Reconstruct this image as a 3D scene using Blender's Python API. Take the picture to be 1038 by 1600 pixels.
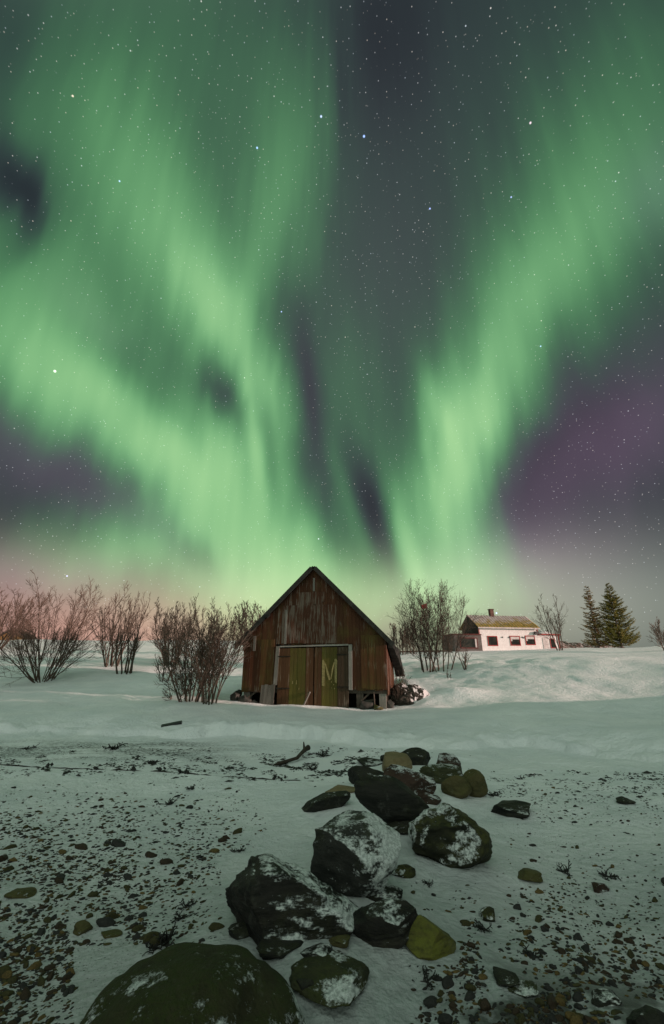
import bpy, bmesh, math, random
import numpy as np
from mathutils import Vector, Matrix, noise as mnoise

for o in list(bpy.data.objects):
    bpy.data.objects.remove(o)
S = bpy.context.scene
COL = S.collection
R = math.radians

# ------------------------------------------------------------------ camera
CAM_Z, TILT, FPX = 1.6, R(20), 660.0
cam = bpy.data.cameras.new('camera')
cam_o = bpy.data.objects.new('camera', cam)
COL.objects.link(cam_o)
cam_o.location = (0, 0, CAM_Z)
cam_o.rotation_euler = (R(90) + TILT, 0, 0)
cam.sensor_fit = 'VERTICAL'
cam.sensor_height = 24.0
cam.lens = 24.0 * FPX / 1600.0
cam.clip_start, cam.clip_end = 0.05, 5000
S.camera = cam_o


def ray(px, py):
    """viewing direction (not normalised) of a point of the 1038 x 1600 photograph"""
    cx, cy = (px - 519.0) / FPX, (800.0 - py) / FPX
    return Vector((cx, math.cos(TILT) - cy * math.sin(TILT), math.sin(TILT) + cy * math.cos(TILT)))


# ------------------------------------------------------------------ sky: aurora, stars, town glow
W = bpy.data.worlds.new('World')
S.world = W
W.use_nodes = True
NT = W.node_tree
for n in list(NT.nodes):
    NT.nodes.remove(n)


def lin(r, g, b):
    f = lambda c: (c / 255 / 12.92) if c <= 10 else ((c / 255 + 0.055) / 1.055) ** 2.4
    return (f(r), f(g), f(b))


def wn(t, **kw):
    n = NT.nodes.new(t)
    for k, v in kw.items():
        setattr(n, k, v)
    return n


def wmath(op, a, b=None, c=None, clamp=False):
    n = wn('ShaderNodeMath', operation=op, use_clamp=clamp)
    for i, v in enumerate((a, b, c)):
        if v is None:
            continue
        if isinstance(v, (int, float)):
            n.inputs[i].default_value = v
        else:
            NT.links.new(v, n.inputs[i])
    return n.outputs[0]


def wvec(op, a, b=None, scale=None):
    n = wn('ShaderNodeVectorMath', operation=op)
    for i, v in enumerate((a, b)):
        if v is None:
            continue
        if isinstance(v, (tuple, Vector)):
            n.inputs[i].default_value = v
        else:
            NT.links.new(v, n.inputs[i])
    if scale is not None:
        n.inputs['Scale'].default_value = scale
    return n.outputs['Value'] if op in ('DOT_PRODUCT', 'LENGTH') else n.outputs[0]


tc = wn('ShaderNodeTexCoord')
DIR = wvec('NORMALIZE', tc.outputs['Generated'])
sep = wn('ShaderNodeSeparateXYZ')
NT.links.new(DIR, sep.inputs[0])
AZ = wmath('ARCTAN2', sep.outputs[0], sep.outputs[1])
EL = wmath('ARCSINE', sep.outputs[2])
# curtain rays: noise drawn out along the meridians, bends the edges of the bands
cmb = wn('ShaderNodeCombineXYZ')
NT.links.new(wmath('MULTIPLY', AZ, 7.0), cmb.inputs[0])
NT.links.new(wmath('MULTIPLY', EL, 2.6), cmb.inputs[1])
nz = wn('ShaderNodeTexNoise')
nz.inputs['Scale'].default_value = 1.0
nz.inputs['Detail'].default_value = 2.0
nz.inputs['Roughness'].default_value = 0.5
NT.links.new(cmb.outputs[0], nz.inputs['Vector'])
warp = wvec('SUBTRACT', nz.outputs['Color'], (0.5, 0.5, 0.5))
ws = wn('ShaderNodeVectorMath', operation='SCALE')
NT.links.new(warp, ws.inputs[0])
NT.links.new(wmath('MULTIPLY', wmath('COSINE', EL), 0.12), ws.inputs['Scale'])
warp = ws.outputs[0]
cmb3 = wn('ShaderNodeCombineXYZ')
NT.links.new(wmath('MULTIPLY', AZ, 19.0), cmb3.inputs[0])
NT.links.new(wmath('MULTIPLY', EL, 5.0), cmb3.inputs[1])
nz3 = wn('ShaderNodeTexNoise')
nz3.inputs['Scale'].default_value = 1.0
nz3.inputs['Detail'].default_value = 2.0
NT.links.new(cmb3.outputs[0], nz3.inputs['Vector'])
DW = wvec('ADD', wvec('ADD', DIR, warp), wvec('SCALE', wvec('SUBTRACT', nz3.outputs['Color'], (0.5, 0.5, 0.5)), scale=.05))
cmb2 = wn('ShaderNodeCombineXYZ')
NT.links.new(wmath('MULTIPLY', AZ, 26.0), cmb2.inputs[0])
NT.links.new(wmath('MULTIPLY', EL, 3.0), cmb2.inputs[1])
nz2 = wn('ShaderNodeTexNoise')
nz2.inputs['Scale'].default_value = 1.0
nz2.inputs['Detail'].default_value = 1.0
NT.links.new(cmb2.outputs[0], nz2.inputs['Vector'])


COUNT = [0]
FRONT = wn('ShaderNodeMapRange', interpolation_type='SMOOTHSTEP')      # patches live in the half of the sky ahead
FRONT.inputs['From Min'].default_value = -0.35
FRONT.inputs['From Max'].default_value = 0.25
NT.links.new(wvec('DOT_PRODUCT', DIR, (0, .94, .34)), FRONT.inputs['Value'])
FRONT = FRONT.outputs[0]
CHAIN = {'bent': DW, 'crisp': wvec('ADD', DIR, wvec('SCALE', warp, scale=.25)), 'still': DIR}


def blob(px, py, la, sa, ang, amp, acc, vec):
    """adds one soft elongated patch of light: centre, long and short sigma, direction of the long axis (degrees, y down)"""
    c = ray(px, py).normalized()
    t = R(ang)
    ux, uy = math.cos(t), math.sin(t)
    e = 4.0
    d1 = (ray(px + ux * e, py + uy * e).normalized() - ray(px - ux * e, py - uy * e).normalized()) / (2 * e)
    d2 = (ray(px - uy * e, py + ux * e).normalized() - ray(px + uy * e, py - ux * e).normalized()) / (2 * e)
    a = d1.normalized()
    b = c.cross(a).normalized()
    A = a / (d1.length * la * 1.414)
    B = b / (abs(d2.dot(b)) * sa * 1.414)
    COUNT[0] += 1
    if COUNT[0] % 3 == 0:                           # keeps the patches in one chain (a flat fan overflows the shader stack)
        mad = wn('ShaderNodeVectorMath', operation='MULTIPLY_ADD')
        NT.links.new(acc, mad.inputs[0])
        mad.inputs[1].default_value = (1e-7, 1e-7, 1e-7)
        NT.links.new(CHAIN[vec], mad.inputs[2])
        CHAIN[vec] = mad.outputs[0]
    l1 = wvec('DOT_PRODUCT', CHAIN[vec], A)
    l2 = wvec('DOT_PRODUCT', CHAIN[vec], B)
    q = wmath('MULTIPLY_ADD', l2, l2, wmath('MULTIPLY', l1, l1))
    g = wmath('POWER', 0.36788, q)
    return wmath('MULTIPLY_ADD', g, amp, acc)


GREEN = [
    # upper left veil
    (200, 170, 280, 220, 70, 0.29), (70, 470, 130, 100, 20, .23), (0, 10, 150, 130, 0, -0.16),
    (250, 340, 178, 64, 62, 0.19), (305, 450, 84, 52, 70, 0.19), (450, 270, 158, 46, 103, 0.22), (400, 420, 74, 46, 120, 0.12),
    (385, 560, 100, 34, 62, 0.33), (420, 620, 58, 30, 80, 0.14), (300, 190, 70, 42, 70, -0.05), (356, 380, 70, 13, 85, -0.05),
    (24, 296, 52, 30, 75, -0.28), (45, 355, 46, 26, 120, -0.10),
    # left band down to the barn
    (40, 580, 116, 80, 25, 0.33), (120, 640, 84, 58, 40, 0.15), (225, 665, 94, 60, 40, 0.33), (290, 740, 100, 84, 40, 0.36), (385, 790, 100, 80, 42, 0.36),
    (455, 860, 63, 49, 45, 0.29), (350, 690, 52, 52, 30, 0.12), (170, 545, 75, 26, 48, -0.12), (262, 640, 60, 24, 50, -0.13),
    (355, 610, 50, 17, 72, -0.30), (300, 590, 40, 28, 70, -0.03), 
    (90, 710, 120, 44, 28, -0.13), (190, 770, 60, 29, 30, -0.13), (195, 860, 84, 39, 0, 0.33), (265, 840, 36, 22, 45, -0.12), (310, 868, 30, 18, 40, -0.18), (365, 880, 52, 35, 50, 0.04),
    # the gap between the bands
    (545, 650, 126, 36, 80, 0.15), (515, 720, 63, 19, 75, 0.02), (500, 785, 80, 18, 80, -0.12), 
    (600, 560, 116, 70, 90, 0.08), (700, 430, 210, 139, 90, 0.02), (560, 60, 130, 77, 90, -0.14), (640, 330, 116, 104, 90, 0.00),
    # right band
    (800, 525, 158, 64, -64, 0.37), (830, 430, 80, 60, -60, .02), (930, 340, 190, 115, -50, 0.20), (960, 180, 200, 150, -70, 0.11), (1010, 560, 116, 70, -60, 0.09), (745, 640, 84, 46, -60, 0.17),
    (700, 720, 100, 42, -80, 0.34), (715, 800, 84, 49, 80, 0.29), (690, 860, 94, 53, 60, 0.22), 
    (590, 940, 136, 51, 0, 0.31), (430, 930, 105, 70, 0, 0.26), (250, 930, 116, 46, 0, 0.13), (770, 900, 63, 46, 40, 0.12),
    (850, 750, 140, 51, -45, -0.10), (950, 640, 120, 55, -45, -0.06),
    (760, 700, 70, 40, -60, .12), (330, 520, 70, 50, 60, .10), (120, 480, 90, 40, 40, .08), (60, 850, 90, 40, 10, .10),
    (300, 830, 60, 42, 45, .12),
]
THIN = [(396, 680, 63, 9, 83, 0.22), (416, 690, 50, 10, 80, -0.14), (432, 720, 52, 14, 70, 0.09), (485, 620, 70, 10, 82, -0.13), (552, 800, 63, 10, 72, 0.10), (634, 850, 79, 14, 74, 0.30), (682, 625, 48, 14, 68, 0.20), (588, 800, 66, 18, 70, -0.27)]
g = 0.075
for b in GREEN:
    g = blob(*b, g, 'bent')
for b in THIN:
    g = blob(*b, g, 'crisp')
rays = wmath('MULTIPLY_ADD', wmath('SUBTRACT', nz2.outputs['Fac'], 0.5), wmath('MULTIPLY', wmath('COSINE', EL), 0.2), 1.0)
g = wmath('MULTIPLY', wmath('MULTIPLY', g, rays), FRONT)
ramp = wn('ShaderNodeValToRGB')
ramp.color_ramp.interpolation = 'B_SPLINE'
stops = [(0.0, (26, 34, 40)), (0.13, (45, 58, 61)), (0.28, (56, 92, 72)), (0.48, (80, 136, 92)), (0.72, (122, 184, 126)), (1.0, (168, 218, 154))]
els = ramp.color_ramp.elements
els[0].position, els[0].color = stops[0][0], (*lin(*stops[0][1]), 1)
els[1].position, els[1].color = stops[-1][0], (*lin(*stops[-1][1]), 1)
for p, c in stops[1:-1]:
    e = els.new(p)
    e.color = (*lin(*c), 1)
NT.links.new(g, ramp.inputs[0])
sky = ramp.outputs['Color']


def tinted(acc, fac, color, front=True):
    if front:
        fac = wmath('MULTIPLY', fac, FRONT)
    sc = wn('ShaderNodeVectorMath', operation='SCALE')
    sc.inputs[0].default_value = color
    NT.links.new(fac, sc.inputs['Scale'])
    return wvec('ADD', acc, sc.outputs[0])


p = wmath("MULTIPLY", g, 1e-7)
for b in [(900, 740, 170, 75, -38, 1.0), (80, 730, 150, 48, 26, .9), (250, 830, 60, 24, 40, .5), (820, 890, 70, 45, 0, .6), (1020, 650, 90, 60, -40, .5),
          (485, 620, 70, 12, 82, .18), (360, 610, 45, 20, 72, .10), (90, 890, 110, 26, 6, .6), (600, 430, 120, 90, 90, .18), (150, 500, 50, 24, 45, .3), (490, 780, 60, 22, 80, .10)]:
    p = blob(*b, p, 'bent')
sky = tinted(sky, p, (.056, .033, .055))
p = wmath("MULTIPLY", g, 1e-7)
for b in [(60, 1010, 240, 48, 0, .95), (60, 930, 230, 45, 0, .16), (330, 985, 160, 45, 0, .45)]:
    p = blob(*b, p, 'still')
sky = tinted(sky, p, (.36, .155, .125))
p = wmath("MULTIPLY", g, 1e-7)
for b in [(480, 985, 300, 60, 0, .8), (600, 930, 200, 40, 0, .35), (700, 960, 140, 50, 0, .4)]:
    p = blob(*b, p, 'still')
sky = tinted(sky, p, (.21, .175, .115))
p = wmath("MULTIPLY", g, 1e-7)
for b in [(60, 900, 170, 44, 4, 1.2), (330, 920, 80, 40, 0, .5), (840, 880, 120, 40, -10, .5)]:
    p = blob(*b, p, 'still')
sky = tinted(sky, p, (.110, .062, .070))
p = wmath("MULTIPLY", g, 1e-7)
for b in [(830, 950, 190, 60, 0, 1.0)]:
    p = blob(*b, p, 'still')
sky = tinted(sky, p, (.085, .085, .066))
p = wmath("MULTIPLY", g, 1e-7)
for b in [(980, 940, 180, 80, 0, 1.0), (1040, 290, 70, 50, -50, .5)]:
    p = blob(*b, p, 'still')
sky = tinted(sky, p, (.075, .10, .095))
p = wmath("MULTIPLY", g, 1e-7)
for b in [(560, 600, 260, 320, 0, 1.0)]:
    p = blob(*b, p, 'still')
sky = tinted(sky, p, (.020, .015, .018))
# fill light added to the sky behind the viewer, brightens the snow
back = wvec('DOT_PRODUCT', DIR, (-0.12, -0.76, 0.64))
mr = wn('ShaderNodeMapRange', interpolation_type='SMOOTHSTEP')
mr.inputs['From Min'].default_value = 0.33
mr.inputs['From Max'].default_value = 1.0
NT.links.new(back, mr.inputs['Value'])
sky = tinted(sky, mr.outputs[0], (.60, .72, .60), False)

# stars
for scale, rad, gain, powr in ((62, .0013, 1.0, 3.0), (34, .0013, 1.2, 2.2), (140, .0011, .75, 1.2)):
    vo = wn('ShaderNodeTexVoronoi')
    vo.inputs['Scale'].default_value = scale
    NT.links.new(DIR, vo.inputs['Vector'])
    m = wn('ShaderNodeMapRange')
    m.inputs['From Min'].default_value = rad * scale
    m.inputs['From Max'].default_value = 0.0
    NT.links.new(vo.outputs['Distance'], m.inputs['Value'])
    sx = wn('ShaderNodeSeparateXYZ')
    NT.links.new(vo.outputs['Color'], sx.inputs[0])
    br = wmath('MULTIPLY', wmath('POWER', sx.outputs[0], powr), gain)
    br = wmath('MULTIPLY', br, m.outputs[0])
    tint = wn('ShaderNodeMix', data_type='RGBA')
    tint.inputs['A'].default_value = (1.0, .86, .72, 1)
    tint.inputs['B'].default_value = (.78, .88, 1.0, 1)
    NT.links.new(sx.outputs[1], tint.inputs['Factor'])
    sc = wn('ShaderNodeVectorMath', operation='SCALE')
    NT.links.new(tint.outputs['Result'], sc.inputs[0])
    NT.links.new(br, sc.inputs['Scale'])
    sky = wvec('ADD', sky, sc.outputs[0])
for px, py, s, c in [(86, 580, .0036, (2.2, 2.1, 1.9)), (569, 213, .0030, (.8, 1.2, 2.4)), (502, 182, .0028, (1.1, 1.3, 2.0)), (402, 231, .0026, (.8, 1.2, 2.2)),
                     (829, 192, .0026, (1.6, 1.2, 1.4)), (672, 326, .0024, (.8, 1.0, 2.0)), (799, 308, .0022, (.8, .9, 1.8)), (114, 150, .0022, (1.6, 1.2, 1.0)),
                     (187, 283, .0022, (.8, 1.1, 1.8)), (440, 487, .0022, (.8, 1.0, 1.8)), (845, 541, .0022, (.8, 1.2, 1.8)), (105, 900, .0024, (1.2, 1.2, 2.0)), (498, 842, .0024, (1.2, 1.2, 1.4)), (776, 958, .0028, (1.0, 1.2, 2.0))]:
    d = ray(px, py).normalized()
    di = wvec('LENGTH', wvec('SUBTRACT', DIR, tuple(d)))
    m = wn('ShaderNodeMapRange')
    m.inputs['From Min'].default_value = s * .82
    m.inputs['From Max'].default_value = 0.0
    NT.links.new(di, m.inputs['Value'])
    sky = tinted(sky, m.outputs[0], c, False)
bg = wn('ShaderNodeBackground')
bg.inputs['Strength'].default_value = 1.0
NT.links.new(sky, bg.inputs['Color'])
wo = wn('ShaderNodeOutputWorld')
NT.links.new(bg.outputs[0], wo.inputs['Surface'])

# ------------------------------------------------------------------ low warm light from the road on the right
SUN_DIR = Vector((0.95, -0.25, 0.155)).normalized()
sl = bpy.data.lights.new('sun', 'SUN')
sl.energy = 5.0
sl.angle = R(0.8)
sl.color = (1.0, .68, .61)
sun = bpy.data.objects.new('sun', sl)
COL.objects.link(sun)
sun.rotation_euler = SUN_DIR.to_track_quat('Z', 'Y').to_euler()

S.view_settings.view_transform = 'Standard'
S.view_settings.look = 'None'
S.view_settings.exposure = 0.0
W.cycles.sampling_method = "NONE"
S.cycles.max_bounces = 4
S.cycles.diffuse_bounces = 2
S.view_settings.gamma = 1.0

# ------------------------------------------------------------------ helpers
rng = random.Random(7)


def mat(name, build):
    m = bpy.data.materials.new(name)
    m.use_nodes = True
    nt = m.node_tree
    b = nt.nodes['Principled BSDF']
    build(NodeKit(nt, b))
    return m


class NodeKit:
    def __init__(k, nt, b):
        k.nt, k.b = nt, b
        k.tc = None

    def n(k, t, **kw):
        n = k.nt.nodes.new(t)
        for a, v in kw.items():
            setattr(n, a, v)
        return n

    def put(k, sock, v):
        if hasattr(v, 'links'):
            k.nt.links.new(v, sock)
        elif isinstance(v, tuple) and len(v) == 3 and sock.type == 'RGBA':
            sock.default_value = (*v, 1)
        else:
            sock.default_value = v

    def coord(k, which='Object', scale=None, rot=None):
        if k.tc is None:
            k.tc = k.n('ShaderNodeTexCoord')
        o = k.tc.outputs[which]
        if which == 'World':
            pass
        if scale is None and rot is None:
            return o
        m = k.n('ShaderNodeMapping')
        if rot is not None:
            m.inputs['Rotation'].default_value = rot
        if scale is not None:
            m.inputs['Scale'].default_value = scale
        k.nt.links.new(o, m.inputs['Vector'])
        return m.outputs[0]

    def noise(k, vec, scale, detail=4, rough=.55, col=False):
        n = k.n('ShaderNodeTexNoise')
        k.put(n.inputs['Vector'], vec)
        n.inputs['Scale'].default_value = scale
        n.inputs['Detail'].default_value = detail
        n.inputs['Roughness'].default_value = rough
        return n.outputs['Color' if col else 'Fac']

    def vor(k, vec, scale, out='Distance', feature='F1'):
        n = k.n('ShaderNodeTexVoronoi', feature=feature)
        k.put(n.inputs['Vector'], vec)
        n.inputs['Scale'].default_value = scale
        return n.outputs[out]

    def m(k, op, a, b=0.0, c=0.0, clamp=False):
        n = k.n('ShaderNodeMath', operation=op, use_clamp=clamp)
        for i, v in enumerate((a, b, c)):
            k.put(n.inputs[i], v)
        return n.outputs[0]

    def step(k, v, lo, hi):
        n = k.n('ShaderNodeMapRange', interpolation_type='SMOOTHSTEP')
        k.put(n.inputs['Value'], v)
        n.inputs['From Min'].default_value, n.inputs['From Max'].default_value = lo, hi
        return n.outputs[0]

    def mix(k, f, a, b):
        n = k.n('ShaderNodeMix', data_type='RGBA')
        k.put(n.inputs['Factor'], f)
        k.put(n.inputs['A'], a)
        k.put(n.inputs['B'], b)
        return n.outputs['Result']

    def attr(k, name):
        n = k.n('ShaderNodeAttribute', attribute_name=name)
        return n.outputs['Fac']

    def sepxyz(k, v):
        n = k.n('ShaderNodeSeparateXYZ')
        k.put(n.inputs[0], v)
        return n.outputs

    def geo(k, out):
        return k.n('ShaderNodeNewGeometry').outputs[out]

    def bump(k, h, strength, dist=.01):
        n = k.n('ShaderNodeBump')
        n.inputs['Strength'].default_value = strength
        n.inputs['Distance'].default_value = dist
        k.put(n.inputs['Height'], h)
        k.nt.links.new(n.outputs[0], k.b.inputs['Normal'])

    def base(k, c, rough=.7, spec=.3):
        k.put(k.b.inputs['Base Color'], c)
        k.put(k.b.inputs['Roughness'], rough)
        k.b.inputs['Specular IOR Level'].default_value = spec


def plain(name, c, rough=.75, spec=.25, var=.35, scale=6):
    def f(k):
        nz = k.noise(k.coord(), scale, 5)
        k.base(k.mix(k.step(nz, .25, .75), tuple(v * (1 - var) for v in c), tuple(min(1, v * (1 + var)) for v in c)), rough, spec)
        k.bump(k.noise(k.coord(), scale * 6, 4), .25, .01)
    return mat(name, f)


class MB:
    """collects boxes, prisms and tubes and links them as ONE mesh object"""
    def __init__(s):
        s.v, s.f, s.t = [], [], []

    def add(s, vs, fs, tint=None):
        o = len(s.v)
        s.v += [tuple(p) for p in vs]
        s.f += [tuple(i + o for i in f) for f in fs]
        s.t += [rng.random() if tint is None else tint] * len(vs)

    def box(s, x0, x1, y0, y1, z0, z1, M=None, tint=None):
        vs = [Vector((x, y, z)) for z in (z0, z1) for y in (y0, y1) for x in (x0, x1)]
        if M is not None:
            vs = [M @ p for p in vs]
        s.add(vs, [(0, 2, 3, 1), (4, 5, 7, 6), (0, 1, 5, 4), (2, 6, 7, 3), (0, 4, 6, 2), (1, 3, 7, 5)], tint)

    def prism(s, poly, y0, y1, tint=None):
        """outline in x,z extruded along y"""
        n = len(poly)
        vs = [(x, y0, z) for x, z in poly] + [(x, y1, z) for x, z in poly]
        s.add(vs, [tuple(range(n)), tuple(range(2 * n - 1, n - 1, -1))] + [(i, i + n, (i + 1) % n + n, (i + 1) % n) for i in range(n)], tint)

    def beam(s, a, b, w, h=None, tint=None):
        a, b = Vector(a), Vector(b)
        d = b - a
        q = d.to_track_quat('X', 'Z').to_matrix().to_4x4()
        q.translation = a
        h = h or w
        s.box(0, d.length, -w / 2, w / 2, -h / 2, h / 2, q, tint)

    def tube(s, pts, rad, n=6, tint=None):
        pts = [Vector(p) for p in pts]
        vs, fs = [], []
        for i, p in enumerate(pts):
            d = (pts[min(i + 1, len(pts) - 1)] - pts[max(i - 1, 0)])
            d.normalize()
            u = d.orthogonal().normalized()
            w = d.cross(u)
            r = rad[i] if isinstance(rad, (list, tuple)) else rad
            vs += [p + (u * math.cos(t) + w * math.sin(t)) * r for t in (2 * math.pi * j / n for j in range(n))]
        for i in range(len(pts) - 1):
            for j in range(n):
                a, b = i * n + j, i * n + (j + 1) % n
                fs.append((a, b, b + n, a + n))
        fs.append(tuple(range(n - 1, -1, -1)))
        fs.append(tuple(range(len(vs) - n, len(vs))))
        s.add(vs, fs, tint)

    def build(s, name, m, parent=None, smooth=False):
        me = bpy.data.meshes.new(name)
        me.from_pydata(s.v, [], s.f)
        a = me.attributes.new('tint', 'FLOAT', 'POINT')
        a.data.foreach_set('value', s.t)
        me.materials.append(m)
        if smooth:
            me.polygons.foreach_set('use_smooth', [True] * len(me.polygons))
        o = bpy.data.objects.new(name, me)
        COL.objects.link(o)
        o.parent = parent
        return o


def tag(o, label, cat, group=None, kind=None):
    o['label'], o['category'] = label, cat
    if group:
        o['group'] = group
    if kind:
        o['kind'] = kind
    return o


def empty(name, loc, rz=0.0):
    o = bpy.data.objects.new(name, None)
    o.empty_display_size = .2
    COL.objects.link(o)
    o.location, o.rotation_euler = loc, (0, 0, rz)
    return o


# ------------------------------------------------------------------ terrain
def hash2(i, j, s):
    h = (i * 374761393 + j * 668265263 + s * 974634777) & 0xFFFFFFFF
    h = ((h ^ (h >> 13)) * 1274126177) & 0xFFFFFFFF
    return ((h ^ (h >> 16)) & 0xFFFF) / 65535.0


def vnoise(x, y, s=0):
    x, y = np.asarray(x, float), np.asarray(y, float)
    i, j = np.floor(x).astype(np.int64), np.floor(y).astype(np.int64)
    fx, fy = x - i, y - j
    fx, fy = fx * fx * fx * (fx * (fx * 6 - 15) + 10), fy * fy * fy * (fy * (fy * 6 - 15) + 10)
    a, b, c, d = hash2(i, j, s), hash2(i + 1, j, s), hash2(i, j + 1, s), hash2(i + 1, j + 1, s)
    return (a + (b - a) * fx) * (1 - fy) + (c + (d - c) * fx) * fy - .5


def fbm(x, y, s=0, o=4):
    return sum(vnoise(x * 2 ** k, y * 2 ** k, s + k) * .5 ** k for k in range(o))


def sst(v, lo, hi):
    t = np.clip((v - lo) / (hi - lo), 0, 1)
    return t * t * (3 - 2 * t)


def gauss(x, y, cx, cy, sx, sy):
    return np.exp(-((x - cx) / sx) ** 2 / 2 - ((y - cy) / sy) ** 2 / 2)


def ledge_y(x):
    """foot of the snow bank along the top of the beach"""
    return np.interp(x, [-30, -12, -7, -4, -2, -.6, .6, 1.4, 2.1, 2.9, 4.1, 5.0, 5.8, 9], [13, 12, 11.4, 11.25, 11.3, 10.9, 10.3, 9.9, 9.3, 9.7, 9.95, 9.2, 8.5, 7.2])


ROCK_BUMPS = []          # little drifts round the boulders


def H(x, y, fine=True):
    x, y = np.asarray(x, float), np.asarray(y, float)
    w = sst(x, -6, 4)
    left = np.interp(y, [-60, -8, 0, 10, 12, 15.4, 20, 24, 34, 45, 49, 60, 100, 800], [-3, -.4, 0, 0, .07, .27, .70, 1.12, 2.45, 3.80, 3.95, 3.3, 2.4, 1.5])
    right = np.interp(y, [-60, -8, 0, 10, 15, 17, 20, 24, 45, 52, 66, 100, 800], [-3, -.4, 0, 0, .10, .26, .78, 1.02, 2.30, 2.70, 2.75, 2.4, 1.5]) + .021 * np.clip(x, 0, 40) * sst(y, 24, 42)
    z = left * (1 - w) + right * w
    wob = vnoise(x * 1.1, y * 1.1, 3) * .5 + vnoise(x * 3.1, y * 3.1, 9) * .22
    ly = ledge_y(x) + wob
    sharp = .25 + .6 * sst(vnoise(x * .45, y * .1, 77), -.18, .12) * (1 - .5 * sst(x, 5, 7))
    z = z + .25 * (sst(y, ly - .02, ly + .16) * sharp + sst(y, ly - .4, ly + 1.6) * (1 - sharp))
    lip = vnoise(x * .8, y * .3, 61) + .25
    z = z - .10 * sharp * np.clip(lip * 2, 0, 1) * np.exp(-((y - ly + .05) / .08) ** 2) + fbm(x / .55, y / .4, 63, 3) * .11 * np.exp(-((y - ly - .35) / .35) ** 2)
    crest = np.interp(x, [2.5, 3.7, 6.7, 9.5, 12.5, 18, 26], [0, .06, .50, .78, .98, 1.3, 1.3])
    z = z + crest * sst(y, 10.5, 16.9) * (1 - sst(y, 18.5, 34))
    z = z + 5.2 * gauss(x, y, 15.5, 6, 3.1, 3.4) + 5.5 * gauss(x, y, 18, -2, 3.6, 5)  # unseen banks added off to the right, shaped to shade the beach
    z = z + .34 * gauss(x, y, 4.15, 15.9, .75, .6)
    z = z + .25 * gauss(x, y, 9, 27, 4, 4) - .25 * gauss(x, y, 5.5, 21, 3, 2.2)
    pit = sst(x, -3.1, -2.6) * (1 - sst(x, 2.5, 3.2)) * sst(y, 14.9, 15.5) * (1 - sst(y, 20.6, 21.6))
    z = z * (1 - pit) + .30 * pit
    inland = sst(y, ly, ly + 2)
    z = z + fbm(x / 5.0, y / 5.0, 11, 3) * .20 * inland + fbm(x / 1.3, y / 1.3, 21, 4) * .075 * inland
    z = z + fbm(x / 25.0, y / 25.0, 15, 2) * 1.1 * sst(y, 60, 110)
    # patches of tracks trodden into the inland snow
    trod = sst(vnoise(x / 4.5, y / 4.5, 40), -.02, .22) * sst(y, 17, 24) * sst(x, 1, 6)
    z = z - np.clip(vnoise(x * 1.7, y * 1.1, 50), 0, 1) * .22 * trod
    # beach: low swells, humps of thin snow between the stones
    beach = 1 - inland
    z = z + (fbm(x / 2.2, y / 2.2, 31, 3) * .08 + fbm(x / .35, y / .35, 37, 3) * .030) * beach
    z = z + .05 * sst(y, 0, 3) * gauss(x, y, 1.0, 3.2, .6, 1.0)
    for (bx, by, br, bh) in ROCK_BUMPS:
        z = z + bh * np.exp(-(((x - bx) ** 2 + (y - by) ** 2) / (br * br)) ** 1.5)
    return z


def Hs(x, y):
    return float(H(np.array([x]), np.array([y]))[0])


def hit(px, py):
    """where the view through a point of the photograph meets the snow"""
    d = ray(px, py)
    if py > 1172:                                   # the beach is nearly level: a few steps are enough
        tt = CAM_Z / -d.z
        for _ in range(5):
            z = Hs(d.x * tt, d.y * tt)
            tt = (CAM_Z - z) / -d.z
        return Vector((d.x * tt, d.y * tt, z)), tt
    t = np.concatenate([np.arange(4, 26, .08), np.arange(26, 90, .25)])
    below = CAM_Z + d.z * t < H(d.x * t, d.y * t)
    k = int(np.argmax(below)) if below.any() else len(t) - 1
    return Vector((d.x * t[k], d.y * t[k], Hs(d.x * t[k], d.y * t[k]))), float(t[k])


def geo_space(a, b, step, ratio):
    out = [a]
    while out[-1] < b:
        out.append(out[-1] + step)
        step *= ratio
    return out


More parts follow.
